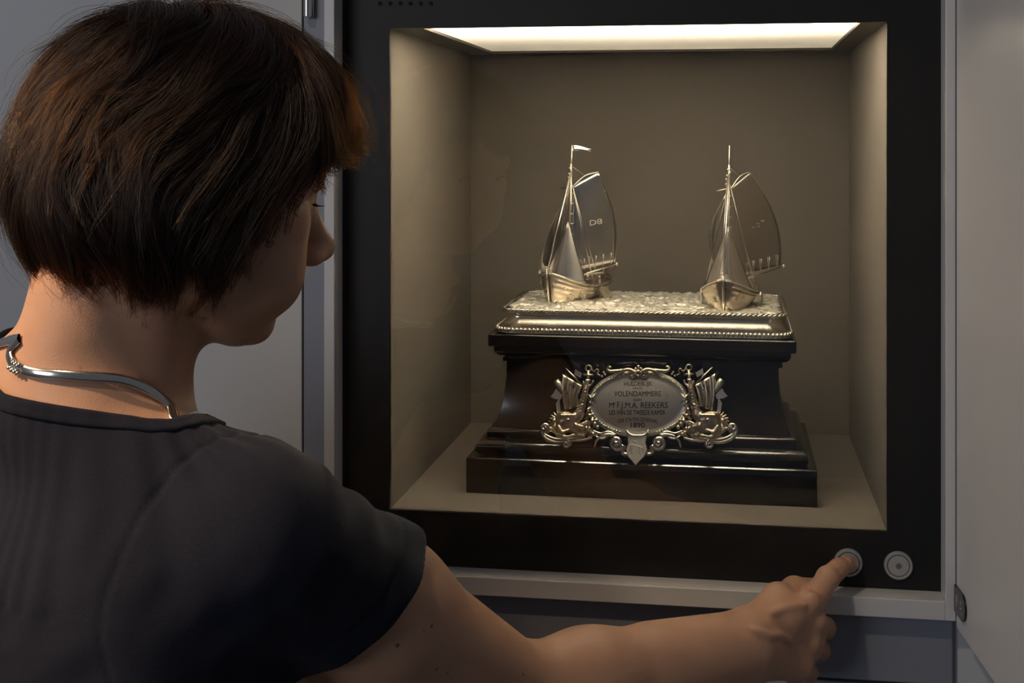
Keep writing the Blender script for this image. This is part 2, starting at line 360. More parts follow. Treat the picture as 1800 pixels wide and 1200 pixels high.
# ------------------------------------------------------------------ blended solids: smooth-union distance field -> quad mesh
def smin(a, b, k):
    h = np.maximum(k - np.abs(a - b), 0) / k
    return np.minimum(a, b) - h * h * k * 0.25
class Field:
    def __init__(s): s.pr = []; s.post = None; s.post_r = 0.0
    def cone(s, a, b, ra, rb, k=0.01, sub=False, sq=None):
        a = np.asarray(a, float); b = np.asarray(b, float)
        s.pr.append(('c', a, b, ra, rb, k, sub, sq, (a + b) / 2, np.linalg.norm(b - a) / 2 + max(ra, rb))); return s
    def chain(s, pts, rad, k=0.008, sub=False):
        for i in range(len(pts) - 1): s.cone(pts[i], pts[i + 1], rad[i], rad[i + 1], k, sub)
        return s
    def ell(s, c, r, R=None, k=0.01, sub=False):
        c = np.asarray(c, float); r = np.full(3, r, float) if np.isscalar(r) else np.asarray(r, float)
        R = np.eye(3) if R is None else np.asarray(R, float)
        s.pr.append(('e', c, r, R, None, k, sub, None, c, r.max())); return s
    def xform(s, X):                      # every primitive through a rigid matrix (R, t)
        R, t = X; out = []
        for p in s.pr:
            if p[0] == 'c': out.append(('c', R @ p[1] + t, R @ p[2] + t, p[3], p[4], p[5], p[6], p[7], R @ p[8] + t, p[9]))
            else: out.append(('e', R @ p[1] + t, p[2], R @ p[3], None, p[5], p[6], None, R @ p[8] + t, p[9]))
        s.pr = out; return s
    def dist(s, p, P):
        if p[0] == 'c':
            a, b, ra, rb = p[1:5]; ab = b - a; L2 = ab @ ab + 1e-12
            t = np.clip(((P - a) @ ab) / L2, 0, 1)
            d = P - a - t[:, None] * ab
            return np.sqrt(np.einsum('ij,ij->i', d, d)) - (ra + (rb - ra) * t)
        c, r, R = p[1:4]; q = (P - c) @ R
        k0 = np.sqrt((((q / r) ** 2)).sum(1)); k1 = np.sqrt(((q / (r * r)) ** 2).sum(1)) + 1e-9
        return np.where(k0 < 1e-4, -r.min(), k0 * (k0 - 1.0) / k1)
    def ev(s, P, prs=None):
        d = np.full(len(P), 1.0)
        for p in (s.pr if prs is None else prs):
            q = s.dist(p, P); k = p[5]
            d = -smin(-d, q, k) if p[6] else smin(d, q, k)
        return d if s.post is None else s.post(P, d)
    def mesh(s, res, B=16, keep=None):
        lo = np.min([p[8] - p[9] - p[5] for p in s.pr if not p[6]], axis=0) - 4 * res
        hi = np.max([p[8] + p[9] + p[5] for p in s.pr if not p[6]], axis=0) + 4 * res
        bs = B * res; nb = np.ceil((hi - lo) / bs).astype(int) + 1
        G = np.stack(np.meshgrid(*[np.arange(n) for n in nb], indexing='ij'), -1).reshape(-1, 3)
        ctr = lo + (G + 0.5) * bs; hd = bs * 0.8661
        cen = np.array([p[8] for p in s.pr]); rad = np.array([p[9] for p in s.pr]); ks = np.array([p[5] for p in s.pr])
        near = np.linalg.norm(ctr[:, None] - cen[None], axis=2) < (rad + ks)[None] + hd * 1.05 + s.post_r
        un = np.array([not p[6] for p in s.pr])
        ok = (near & un[None]).any(1)
        if keep is not None: ok &= keep(ctr, hd)
        G, ctr, near = G[ok], ctr[ok], near[ok]
        NS = (nb * B + 2).astype(np.int64)
        lin = lambda I: (I[:, 0] * NS[1] + I[:, 1]) * NS[2] + I[:, 2]
        ax1 = np.arange(B + 1); C = np.stack(np.meshgrid(ax1, ax1, ax1, indexing='ij'), -1).reshape(-1, 3)
        corner = np.array([[i, j, k] for i in (0, 1) for j in (0, 1) for k in (0, 1)])
        edges = [(a, b) for a in range(8) for b in range(a + 1, 8) if np.abs(corner[a] - corner[b]).sum() == 1]
        VK, VP, QK = [], [], []
        for g, nr, cc_ in zip(G, near, ctr):
            prs = [s.pr[i] for i in np.nonzero(nr)[0]]
            d0 = s.ev(cc_[None], prs)[0]
            if abs(d0) > hd * 1.6 + s.post_r: continue
            base = g * B; P = lo + (base + C) * res
            D = s.ev(P, prs).reshape(B + 1, B + 1, B + 1)
            S = D < 0
            if S.all() or not S.any(): continue
            cs = [S[c[0]:B + c[0], c[1]:B + c[1], c[2]:B + c[2]] for c in corner]
            cnt = sum(c.astype(np.int8) for c in cs); act = (cnt > 0) & (cnt < 8)
            I = np.argwhere(act)
            if len(I):
                dv = np.stack([D[I[:, 0] + c[0], I[:, 1] + c[1], I[:, 2] + c[2]] for c in corner], 1)
                acc = np.zeros((len(I), 3)); n = np.zeros(len(I))
                for a, b in edges:
                    x = (dv[:, a] < 0) != (dv[:, b] < 0)
                    t = np.where(x, dv[:, a] / (dv[:, a] - dv[:, b] + 1e-20), 0)
                    acc += np.where(x[:, None], corner[a] + t[:, None] * (corner[b] - corner[a]), 0); n += x
                Pv = lo + (base + I + acc / n[:, None]) * res
                e = res * 0.5
                for _ in range(2):
                    d = s.ev(Pv, prs)
                    gr = np.stack([s.ev(Pv + e * np.eye(3)[k], prs) - s.ev(Pv - e * np.eye(3)[k], prs) for k in range(3)], 1) / (2 * e)
                    g2 = np.maximum((gr * gr).sum(1), 0.2)
                    Pv = Pv - np.clip(d / g2, -res, res)[:, None] * gr * 0.9
                VK.append(lin(base + I)); VP.append(Pv)
            for k in range(3):
                u = np.eye(3, dtype=int)[k]; v1 = np.eye(3, dtype=int)[(k + 1) % 3]; v2 = np.eye(3, dtype=int)[(k + 2) % 3]
                A = S[:B, :B, :B]; Bq = S[u[0]:B + u[0], u[1]:B + u[1], u[2]:B + u[2]]
                E = np.argwhere(A != Bq)
                if not len(E): continue
                fl = A[E[:, 0], E[:, 1], E[:, 2]]; E = base + E
                q = np.stack([lin(E), lin(E - v1), lin(E - v1 - v2), lin(E - v2)], 1)
                q[~fl] = q[~fl][:, ::-1]
                QK.append(q)
        VK = np.concatenate(VK); VP = np.concatenate(VP); QK = np.concatenate(QK)
        od = np.argsort(VK); VK, VP = VK[od], VP[od]
        ix = np.clip(np.searchsorted(VK, QK), 0, len(VK) - 1); good = (VK[ix] == QK).all(1)
        return VP, ix[good]
def mk_np(name, V, Q, mat, parent=None, smooth=True):
    me = bpy.data.meshes.new(name); n = len(Q); w = Q.shape[1]
    me.vertices.add(len(V)); me.vertices.foreach_set('co', np.asarray(V, np.float32).ravel())
    me.loops.add(n * w); me.loops.foreach_set('vertex_index', np.asarray(Q, np.int32).ravel())
    me.polygons.add(n); me.polygons.foreach_set('loop_start', np.arange(0, n * w, w, dtype=np.int32))
    me.update(calc_edges=True)
    if smooth: me.polygons.foreach_set('use_smooth', np.ones(n, bool))
    me.validate(); me.materials.append(mat)
    o = bpy.data.objects.new(name, me); COL.objects.link(o)
    if parent is not None:
        o.parent = parent; o.matrix_parent_inverse = Matrix.Translation(-parent.location) if parent.parent is None else Matrix.Identity(4)
    return o
_rng = np.random.default_rng(7); _LAT = _rng.random((64, 64, 64)) * 2 - 1
def noise3(P, scale, seed=0):
    Q = np.asarray(P) * scale + seed * 17.37; I = np.floor(Q).astype(int); f = Q - I; f = f * f * (3 - 2 * f); r = 0
    for dx in (0, 1):
        for dy in (0, 1):
            for dz in (0, 1):
                w = (f[:, 0] if dx else 1 - f[:, 0]) * (f[:, 1] if dy else 1 - f[:, 1]) * (f[:, 2] if dz else 1 - f[:, 2])
                r = r + w * _LAT[(I[:, 0] + dx) % 64, (I[:, 1] + dy) % 64, (I[:, 2] + dz) % 64]
    return r

# ------------------------------------------------------------------ plinth
TX, TY = -0.1005, 0.203
def Z(z): return EYE + z
def rect_loft(prof, name, parent, mat, r=0.0008, smooth=True):
    """prof: (inset, z) from the base outline .1865 x .123"""
    rings = [rrect(TX, TY, 0.1865 - i, 0.123 - i, r, Z(z), 3) for i, z in prof]
    return recalc(MB().loft(rings).build(name, mat, parent, autosmooth=35))
plinth = tag(empty('trophy_plinth', (TX, TY, Z(-.3818))), 'stepped polished black wooden plinth under the silver tray', 'plinth')
rect_loft([(0.0, -.3816), (0.0, -.3445), (0.0012, -.3433)], 'plinth_base', plinth, M['wood'])
tor = [(0.0095, -.3432)] + [(0.0085 + 0.0115 * (1 - math.sin(q)) if q > 0 else 0.0085, -.3345 + 0.0085 * math.sin(q)) for q in np.linspace(-math.pi / 2, math.pi / 2, 13)]
tor = [(0.0090, -.3432)] + [(0.0185 - 0.0105 * math.cos(q), -.3345 + 0.0086 * math.sin(q)) for q in np.linspace(-math.pi / 2, math.pi / 2, 15)]
rect_loft(tor, 'lower_moulding', plinth, M['wood'])
rect_loft([(0.0195, -.3260), (0.0195, -.3195)] + [(0.0195 + 0.006 * (1 - math.cos(q)), -.3195 + 0.0052 * math.sin(q)) for q in np.linspace(0.2, math.pi / 2, 8)], 'upper_moulding', plinth, M['wood'])
body = [(0.0265 + 0.0118 * (1 - (1 - t) ** 2.3) + 0.0, -.3142 + t * (.3142 - .2430)) for t in np.linspace(0, 1, 22)]
rect_loft(body, 'plinth_body', plinth, M['wood'])
rect_loft([(0.0345, -.2430), (0.0345, -.2395), (0.0365, -.2392), (0.0365, -.2372)] + [(0.0352 - 0.0092 * math.sin(q), -.2290 - 0.0080 * math.cos(q)) for q in np.linspace(0, math.pi / 2, 10)] + [(0.0262, -.2250)], 'cornice', plinth, M['wood'])
rect_loft([(0.0212, -.2250), (0.0205, -.2243), (0.0205, -.2130), (0.0215, -.2121)], 'plinth_cap', plinth, M['wood'])

# ------------------------------------------------------------------ silver tray with the sea
tray = tag(empty('silver_tray', (TX, TY, Z(-.2121))), 'silver tray with rope rim and chased rippling sea, on the black plinth', 'tray')
def tray_ring(i, z, r=0.022, n=10): return rrect(TX + .001, TY + .004, 0.1612 - i, 0.1020 - i, max(r - i * .5, .004), Z(z), n)
prof = [(0.001, -.2120), (0.0, -.2105), (0.002, -.2040), (0.0045, -.2030), (0.007, -.2010), (0.0098, -.1975), (0.0112, -.1935), (0.0108, -.1905), (0.0085, -.1890), (0.0065, -.1885), (0.0065, -.1862), (0.009, -.1858)]
recalc(MB().loft([tray_ring(*p) for p in prof]).build('tray_body', M['silver'], tray, autosmooth=50))
def resample(P, n):
    P = np.vstack([P, P[:1]]); d = np.r_[0, np.cumsum(np.linalg.norm(np.diff(P, axis=0), axis=1))]
    return np.stack([np.interp(np.linspace(0, d[-1], n, endpoint=False), d, P[:, k]) for k in range(3)], 1)
bd = MB()
for p in resample(np.array(tray_ring(0.0, -.2072)), 216): bd.ball(p, (0.0023, 0.0023, 0.0026), 8, 5)
tag(bd.build('bead_border', M['silver'], tray, smooth=True), kind='stuff')
# rope rim: two strands twisted
P = resample(np.array(tray_ring(0.0058, -.1868)), 900); T = np.roll(P, -1, 0) - np.roll(P, 1, 0); T /= np.linalg.norm(T, axis=1)[:, None]
nrm = np.cross(T, UP)
rp = MB()
for s2 in (0, math.pi):
    ph = np.arange(900) / 900 * 2 * math.pi * 88 + s2
    Q = P + 0.00105 * (np.cos(ph)[:, None] * nrm + np.sin(ph)[:, None] * UP)
    rp.tube(np.vstack([Q, Q[:1]]), 0.00125, 5, cap=False)
rp.build('rope_rim', M['silver'], tray, smooth=True)
# sea sheet
nx, ny = 190, 120; hx, hy = 0.1550, 0.0958
X, Y = np.meshgrid(np.linspace(-1, 1, nx), np.linspace(-1, 1, ny), indexing='ij')
# squircle mapping so that the grid follows the round corners
Xs = X * np.sqrt(1 - 0.16 * (X ** 8) * (Y ** 8)); Ys = Y * np.sqrt(1 - 0.16 * (X ** 8) * (Y ** 8))
PX = TX + .001 + Xs * hx; PY = TY + .004 + Ys * hy
pp = np.stack([PX.ravel(), PY.ravel(), np.zeros(PX.size)], 1)
pw_ = pp + 0.004 * np.stack([noise3(pp, 60, 21), noise3(pp, 60, 22), noise3(pp, 60, 23)], 1)
w1 = noise3(pw_ * np.array([1, 2.4, 1]), 75, 1); w2 = noise3(pw_ * np.array([1, 2.0, 1]), 170, 2); w3 = noise3(pp, 420, 3)
hgt = 0.0036 * (1 - np.abs(w1)) ** 3 + 0.0020 * (1 - np.abs(w2)) ** 2 + 0.0006 * w3 - .0012
edge = np.clip((1 - np.maximum(np.abs(X), np.abs(Y))).ravel() / 0.06, 0, 1)
pz = Z(-.1868) + hgt * edge
idx = np.arange(nx * ny).reshape(nx, ny)
Q = np.stack([idx[:-1, :-1], idx[1:, :-1], idx[1:, 1:], idx[:-1, 1:]], -1).reshape(-1, 4)
mk_np('sea_surface', np.stack([pp[:, 0], pp[:, 1], pz], 1), Q, M['silver_matt'], tray)

# ------------------------------------------------------------------ model boats
def sheet(name, fn, mat, parent, T_, nu=16, nv=16, th=0.0005):
    """fn(u, v) -> local point; real thickness"""
    U, Vv = np.meshgrid(np.linspace(0, 1, nu), np.linspace(0, 1, nv), indexing='ij')
    Pn = np.array([fn(u, v) for u, v in zip(U.ravel(), Vv.ravel())])
    ix = np.arange(nu * nv).reshape(nu, nv)
    Q = np.stack([ix[:-1, :-1], ix[1:, :-1], ix[1:, 1:], ix[:-1, 1:]], -1).reshape(-1, 4)
    o = mk(name, T_(Pn), Q, mat, parent, smooth=True)
    s = o.modifiers.new('sheet_thickness', 'SOLIDIFY'); s.thickness = th; s.offset = 0
    return o
def bil(a, b, c, d, u, v): return (1 - u) * (1 - v) * a + u * (1 - v) * b + u * v * c + (1 - u) * v * d
def boat(stem_px, heading, label, main_peak, clew, fok, pennant, seed):
    z0 = Z(-.1845); bow = np.array([math.sin(heading), -math.cos(heading), 0.0]); port = np.array([math.cos(heading), math.sin(heading), 0.0])
    st = onZ(stem_px[0], stem_px[1], z0); Lh = 0.112
    org = st - bow * (Lh / 2); org[2] = z0
    def T_(P):
        P = np.atleast_2d(np.asarray(P, float)); zz = P[:, 2:3]; return org + P[:, :1] * bow + P[:, 1:2] * port + (zz + np.maximum(zz - .03, 0) * .085) * UP
    root = tag(empty('model_boat', org), label, 'model boat', 'silver fishing boats on the tray')
    def tb(name, pts, r, n=6, mat=None): return MB().tube(T_(pts), r, n).build(name, mat or M['silver'], root, smooth=True)
    # hull with lapped strakes
    S = np.linspace(-1, 1, 41); rings = []
    def beam(s): return 0.0315 * max(0.0, 1 - abs(s) ** 2.5) ** 0.62
    def sheer(s): return 0.0170 + 0.0165 * max(0, s) ** 2.2 + 0.007 * max(0, -s) ** 2
    for s in S:
        b = max(beam(s), 0.0006); zs = sheer(s); zk = -0.004 + 0.004 * abs(s) ** 4; ring = []
        n = 20
        for j in range(n + 1):
            t = j / n; wdt = b * (0.42 + 0.58 * t ** 0.55) * (1 - 0.06 * t ** 6)
            lap = 0.0010 * ((t * 5) % 1.0) if s < 0.97 else 0
            ring.append((s * Lh / 2 + 0.004 * t * s * abs(s), wdt + lap, zk + (zs - zk) * t))
        rings.append([(x, -y, z) for x, y, z in ring[::-1]] + ring)
    rings = [[tuple(q) for q in T_(r)] for r in rings]
    mb = MB(); mb.loft(rings, closed=False, caps=False); hull = recalc(mb.build('hull', M['silver_old'], root, smooth=True))
    so = hull.modifiers.new('plank_thickness', 'SOLIDIFY'); so.thickness = 0.0009
    sheet('deck', lambda u, v: np.array([(-.94 + 1.86 * u) * Lh / 2, (2 * v - 1) * beam(-.94 + 1.86 * u) * 0.98, sheer(-.94 + 1.86 * u) - 0.0035]), M['silver_old'], root, T_, 24, 8)
    for sd in (-1, 1):
        tb('gunwale', [(s * Lh / 2 + 0.004 * s * abs(s), sd * beam(s), sheer(s) + .0004) for s in S], 0.0011)
        tb('rubbing_strake', [(s * Lh / 2 + 0.003 * s * abs(s), sd * (beam(s) * 0.985 + .0008), sheer(s) * .82) for s in S[1:-1]], 0.0006, 5)
    tb('stem_post', [(Lh / 2 + .0005, 0, -.002), (Lh / 2 + .003, 0, .012), (Lh / 2 + .0052, 0, .026), (Lh / 2 + .006, 0, .0375)], [.0014, .0014, .0013, .0012])
    # curled hawser knot on the stem head
    kn = MB(); rg = random.Random(seed)
    for k in range(7):
        c = np.array([Lh / 2 + .004 + .002 * math.sin(k), .0028 * math.cos(k * 2.1) * (1 + .3 * (k % 2)), .0365 + .0022 * math.sin(k * 1.7)])
        q = np.linspace(0, 2 * math.pi, 13); ax_ = rg.random() * 3
        ring = [c + .0021 * np.array([.35 * math.sin(a + ax_), math.cos(a), math.sin(a)]) for a in q]
        kn.tube(T_(ring), .00045, 5, cap=False)
    kn.build('bow_rope', M['silver'], root, smooth=True)
    # leeboard on each side
    for sd in (-1, 1):
        pts = [(.002, .012), (-.012, -.002), (-.022, -.003), (-.026, .003), (-.014, .013), (-.002, .0155)]
        r0 = T_([(x, sd * .0328, z) for x, z in pts]); r1 = T_([(x, sd * .0342, z) for x, z in pts])
        recalc(MB().loft([list(map(tuple, r0)), list(map(tuple, r1))]).build('leeboard', M['silver_old'], root))
    mx = 0.014                             # mast foot
    mast_top = 0.1600
    tb('mast', [(mx, 0, .01), (mx - .001, 0, .08), (mx - .0025, 0, .148)], [.0019, .0016, .0012], 10)
    tb('topmast', [(mx - .0025, 0, .128), (mx - .004, .0002, mast_top + .008)], [.0013, .0007], 8)
    bl = MB()
    for (z_, y_) in ((.140, .0015), (.137, -.0022), (.133, -.0028), (.128, -.0032), (.143, -.001)): bl.ball(T_([(mx - .001, y_, z_)])[0], .0013, 8, 5)
    bl.build('masthead_block', M['silver'], root, smooth=True)
    clew = np.array(clew); tack = np.array([mx - .004, .001, .030]); throat = np.array([mx - .004, .0022, .124]); peak = np.array(main_peak)
    # gaff, boom
    gm = (throat + peak) / 2 + np.array([0, -.001, .0035])
    gp = spline([throat + [.002, -.001, -.002], gm, peak + (peak - throat) * .03], 9)
    tb('gaff', gp, .0010)
    tb('boom', [tack + [0.002, 0, -.006], clew + (clew - tack) * .04 + [0, 0, -.002]], .0010, 8)
    ed = MB().ball(T_([clew + (clew - tack) * .05 + [0, 0, -.002]])[0], .0021, 10, 6)
    ed.build('boom_end', M['silver_bright'], root, smooth=True)
    bul = np.array([.012, -.009, 0])
    def fmain(u, v):                       # u along foot/gaff, v upward
        p = bil(tack, clew, peak, throat, u, v)
        p = p + bul * (math.sin(math.pi * u) * math.sin(math.pi * min(1, .15 + v * .85)) * 1.0)
        p = p + (clew - tack) * (.20 * math.sin(math.pi * v) * u * u) * np.array([1, 1, 0])
        if v > .999: pass
        return p
    mainsail = sheet('mainsail', fmain, M['silver_sail'], root, T_, 22, 26)
    # seams of the sail cloths and hoops on the mast
    for u in (.28, .52, .76):
        MB().tube(T_([fmain(u, v) for v in np.linspace(.02, .98, 16)]), .00028, 4).build('sail_seam', M['silver'], mainsail, smooth=True)
    lc = MB().tube(T_([fmain(1, v) for v in np.linspace(0, 1, 18)]), .0006, 5).build('leech_rope', M['silver'], mainsail, smooth=True)
    for v in np.linspace(.1, .9, 8):
        c = np.array([mx - .0025, 0, .03 + v * .095]); q = np.linspace(0, 2 * math.pi, 13)
        MB().tube(T_([c + np.array([.0026 * math.cos(a), .0026 * math.sin(a) + .0006, .0008 * math.sin(a)]) for a in q]), .0004, 4, cap=False).build('mast_hoop', M['silver'], root, smooth=True)
    # reef points standing along the boom
    for u in np.linspace(.25, .92, 6):
        f0 = fmain(u, 0.02) + np.array([0, .0012, -.003])
        rp_ = MB().tube(T_([f0, f0 + [0, .001, .012]]), .00035, 5); rp_.ball(T_([f0 + [0, .001, .0122]])[0], .0008, 6, 4); rp_.build('reef_point', M['silver'], root, smooth=True)
    # jib, folded round the forestay
    hd_ = np.array([mx + .004, 0, .086]); ta = np.array([mx + .016, -.0265, .0215]); tb_ = np.array([mx + .004, .0265, .0195])
    def fj(u, v):
        q = (1 - v) * ((1 - u) * ta + u * tb_) + v * hd_
        return q + np.array([.016, 0, .0]) * math.sin(math.pi * u) * (1 - v) * .9
    jib = sheet('jib', fj, M['silver_sail'], root, T_, 18, 18)
    for u in (.3, .5, .7): MB().tube(T_([fj(u, v) + [.0005, 0, 0] for v in np.linspace(0, .97, 12)]), .00022, 4).build('sail_seam', M['silver'], jib, smooth=True)
    # side sail on the far side of the mast
    A, Bq, Cq = [np.array(p) for p in fok]
    def fs(u, v):
        q = (1 - v) * ((1 - u) * Bq + u * Cq) + v * A
        return q + np.array([.002, -.014, 0]) * math.sin(math.pi * v) * (.6 + .4 * math.sin(math.pi * u)) * .8
    ssl = sheet('side_sail', fs, M['silver_sail'], root, T_, 12, 18)
    MB().tube(T_([fs(0, v) for v in np.linspace(0, 1, 14)]), .0005, 5).build('luff_rope', M['silver'], ssl, smooth=True)
    # forestay and rigging
    top = np.array([mx - .002, 0, .138]); sh = np.array([Lh / 2 + .004, 0, .037])
    tb('forestay', [top, top * .45 + sh * .55 + [0, 0, .0], sh], [.0013, .0011, .0007], 7)
    tb('halyard', [top + [.001, -.002, -.004], (top + sh) / 2 + [-.003, -.0025, 0], sh + [-.003, -.001, 0]], .00045, 5)
    for sd in (-1, 1):
        for k in range(2): tb('shroud', [(mx - .002, sd * .001, .128), (mx - .008 - .010 * k, sd * .0285, .018)], .00035, 4)
    tb('mainsheet', [clew + [0, 0, -.002], (-.046, .006, .022)], .00045, 5); tb('mainsheet', [clew * .75 + tack * .25 + [0, 0, -.004], (-.044, .004, .022)], .00045, 5)
    tb('pole', [(mx - .002, -.014, .121), (mx - .002, .002, .124)], .0007, 6)
    tb('peak_halyard', [gm, (mx - .003, -.0005, .146)], .00035, 4)
    # deck gear: hatch, barrels, coil, two bollards
    gr_ = MB(); gr_.box(-.02, .0, -.009, .009, .012, .0205); V = T_(gr_.V); MB().add(V, gr_.F).build('hatch', M['silver'], root)
    for (x, y) in ((-.034, .010), (-.036, -.008), (.030, .010), (.031, -.011)):
        MB().lathe([(.0022, 0), (.0029, .003), (.0029, .005), (.0022, .008)], T_([(x, y, sheer(x / Lh * 2) - .004)])[0], (0, 0, 1), 12).build('barrel', M['silver'], root, smooth=True)
    wl = MB().tube(T_([(.038, -.009, .024), (.038, .009, .024)]), .0024, 10); wl.build('windlass', M['silver'], root, smooth=True)
    rd = T_([(-.0575, 0, .002), (-.0625, 0, .004), (-.062, 0, .026), (-.0575, 0, .024)])
    recalc(MB().loft([[tuple(p - port * .0008) for p in rd], [tuple(p + port * .0008) for p in rd]]).build('rudder', M['silver_old'], root))
    tb('tiller', [(-.058, 0, .0265), (-.040, .002, .030)], .0008, 6)
    if pennant:
        def fp(u, v):
            w_ = .0058 * (1 - .60 * u); return np.array([mx - .004 - .006 * u, .001 + .0215 * u, .1648 - .0015 * u + (v - .5) * w_ * 1.2 + .0006 * math.sin(5 * u)])
        sheet('pennant', fp, M['silver_bright'], root, T_, 10, 4)
    return root, T_, fmain, mainsail
def text_mesh(body, size, name, mat, parent, place, align='CENTER', bold=0.0, xs=1.0, curve=None, heavy=0.0):
    """lettering laid on a surface: place(a, b) -> world points for flat text coordinates"""
    cu = bpy.data.curves.new(name, 'FONT'); cu.body = body; cu.size = size; cu.align_x = align; cu.align_y = 'CENTER'; cu.offset = bold; cu.resolution_u = 3
    ob = bpy.data.objects.new(name, cu); COL.objects.link(ob)
    dg = bpy.context.evaluated_depsgraph_get(); me = bpy.data.meshes.new_from_object(ob.evaluated_get(dg))
    bpy.data.objects.remove(ob); bpy.data.curves.remove(cu)
    V = np.array([v.co[:] for v in me.vertices]); Fs = [list(p.vertices) for p in me.polygons]; bpy.data.meshes.remove(me)
    if heavy:
        n_ = len(V); V = np.vstack([V + [dx / xs, dy, 0] for dx, dy in ((-heavy, -heavy), (heavy, -heavy), (-heavy, heavy), (heavy, heavy))]); Fs = [[i + k * n_ for i in f_] for k in range(4) for f_ in Fs]
    a, b = V[:, 0] * xs, V[:, 1]
    if curve: b = b + curve * a * a
    return mk(name, place(a, b), Fs, mat, parent)
bt1, T1, fm1, ms1 = boat((966, 531), math.radians(-27), 'silver model fishing boat with a long pennant at its masthead',
     (-.010, .0235, .1385), (-.030, .034, .040), [(.012, -.003, .117), (.044, -.024, .030), (-.010, -.020, .030)], True, 3)
bt2, T2, fm2, ms2 = boat((1272.5, 546), math.radians(-7), 'silver model fishing boat without a pennant, seen bow on',
     (-.012, .0210, .1400), (-.050, .052, .041), [(.012, -.004, .117), (.010, -.0185, .045), (-.018, -.0195, .045)], False, 5)
for (ms_, T__, fm_, body_) in ((ms1, T1, fm1, 'D8'), (ms2, T2, fm2, '. : \'')):
    def pl(a, b, fm_=fm_, T__=T__):
        return T__(np.array([fm_(.76 + x / .055, .48 + y / .095) for x, y in zip(a, b)]) + np.array([.0013, .0011, 0]))
    text_mesh(body_, .0080, 'sail_number', M['mark'], ms_, pl)

# ------------------------------------------------------------------ plaque
PK = 0.6125e-3 / 4.865                   # metres for one pixel of the enlarged view
plq_c = np.array([0, 0.0945, 0.0]); _c = onY(1122, 703, 0.0945); PC = np.array([_c[0], 0.0945, _c[2]])
PN = np.array([0, -math.cos(.15), math.sin(.15)]); PB = np.array([0, math.sin(.15), math.cos(.15)]); PA = np.array([1.0, 0, 0])
def Qp(X, Y, n=0.0):
    """enlarged-view coordinates -> point on the plaque plane, n metres proud"""
    a = (X - 885.5) * PK; b = (404 - Y + .033 * (X - 885.5)) * PK
    return PC + PA * a + PB * b + PN * n
def Qm(X, Y, n=0.0): return Qp(1771 - X, Y, n)
plaque = tag(empty('plaque', PC - PB * .06), 'ornate oval silver plaque with dolphins and engraved Dutch dedication', 'plaque')
PR3 = np.stack([PA, PB, PN], 1)
def oval(n, sx, sy, z, m=72): return [tuple(Qp(888 + sx * math.cos(q), 432 + sy * math.sin(q), z)) for q in np.linspace(0, 2 * math.pi, m, endpoint=False)]
rings = [oval(0, 440, 285, -.002), oval(0, 440, 285, .0015), oval(0, 428, 272, .0028), oval(0, 400, 245, .0030), oval(0, 388, 232, .0020)]
for k in range(1, 14):
    q = k / 13; rings.append(oval(0, 388 * (1 - q) + .5, 232 * (1 - q) + .5, .0020 + .0042 * (1 - (1 - q) ** 2)))
plate = recalc(MB().loft(rings).build('oval_plate', M['silver_satin'], plaque, autosmooth=60))
def dome(X, Y): 
    q = min(1.0, math.hypot((X - 888) / 388, (Y - 432) / 232)); return .0020 + .0042 * (1 - q * q)
bd = MB()
for q in np.linspace(0, 2 * math.pi, 96, endpoint=False):
    if 1.18 < q < 1.96: continue
    bd.ball(Qp(888 + 412 * math.cos(q), 432 + 256 * math.sin(q), .0034), .0014, 8, 5)
tag(bd.build('bead_rim', M['silver'], plaque, smooth=True), kind='stuff')
# crossed ribbons at both ends of the oval
for s_ in (Qp, Qm):
    rb = MB()
    for (x0, y0, x1, y1) in ((455, 345, 525, 425), (525, 345, 455, 425), (462, 400, 500, 455), (505, 380, 470, 440)):
        rb.tube([s_(x0, y0, .0035), s_((x0 + x1) / 2, (y0 + y1) / 2, .0052), s_(x1, y1, .0035)], [.0008, .0013, .0008], 6)
    rb.build('ribbon_knot', M['silver'], plaque, smooth=True)
def spiral(f, cx, cy, r0, r1, a0, turns, n=30, z0=.004, z1=.007):
    return [f(cx + (r0 + (r1 - r0) * t) * math.cos(a0 + turns * 2 * math.pi * t), cy + (r0 + (r1 - r0) * t) * math.sin(a0 + turns * 2 * math.pi * t), z0 + (z1 - z0) * t) for t in np.linspace(0, 1, n)]
# crest of C scrolls
cr = MB()
for f in (Qp, Qm):
    pth = spline([f(722, 215, .004), f(712, 205, .005), f(735, 165, .006), f(800, 145, .0065), f(850, 165, .0065), f(862, 195, .0065)], 26)
    cr.tube(pth, np.linspace(.0012, .0026, 26), 8)
    cr.tube(spiral(f, 832, 190, 32, 6, -0.2, 1.4), np.linspace(.0024, .0012, 30), 8)
    cr.tube(spline([f(760, 152, .004), f(690, 158, .0045), f(640, 158, .0045), f(622, 140, .0045), f(640, 122, .0045), f(652, 132, .005)], 24), np.linspace(.0024, .0011, 24), 8)
    cr.ball(f(640, 126, .005), .0014, 8, 6)
    for (x, y) in ((600, 185), (575, 200), (590, 168)): cr.ball(f(x, y, .004), .0012, 8, 5)
for (x, y, r) in ((886, 125, .0024), (862, 140, .0016), (910, 140, .0016), (886, 165, .0028), (886, 200, .0022)): cr.ball(Qp(x, y, .006), r, 10, 7)
cr.build('crest', M['silver_old'], plaque, smooth=True)
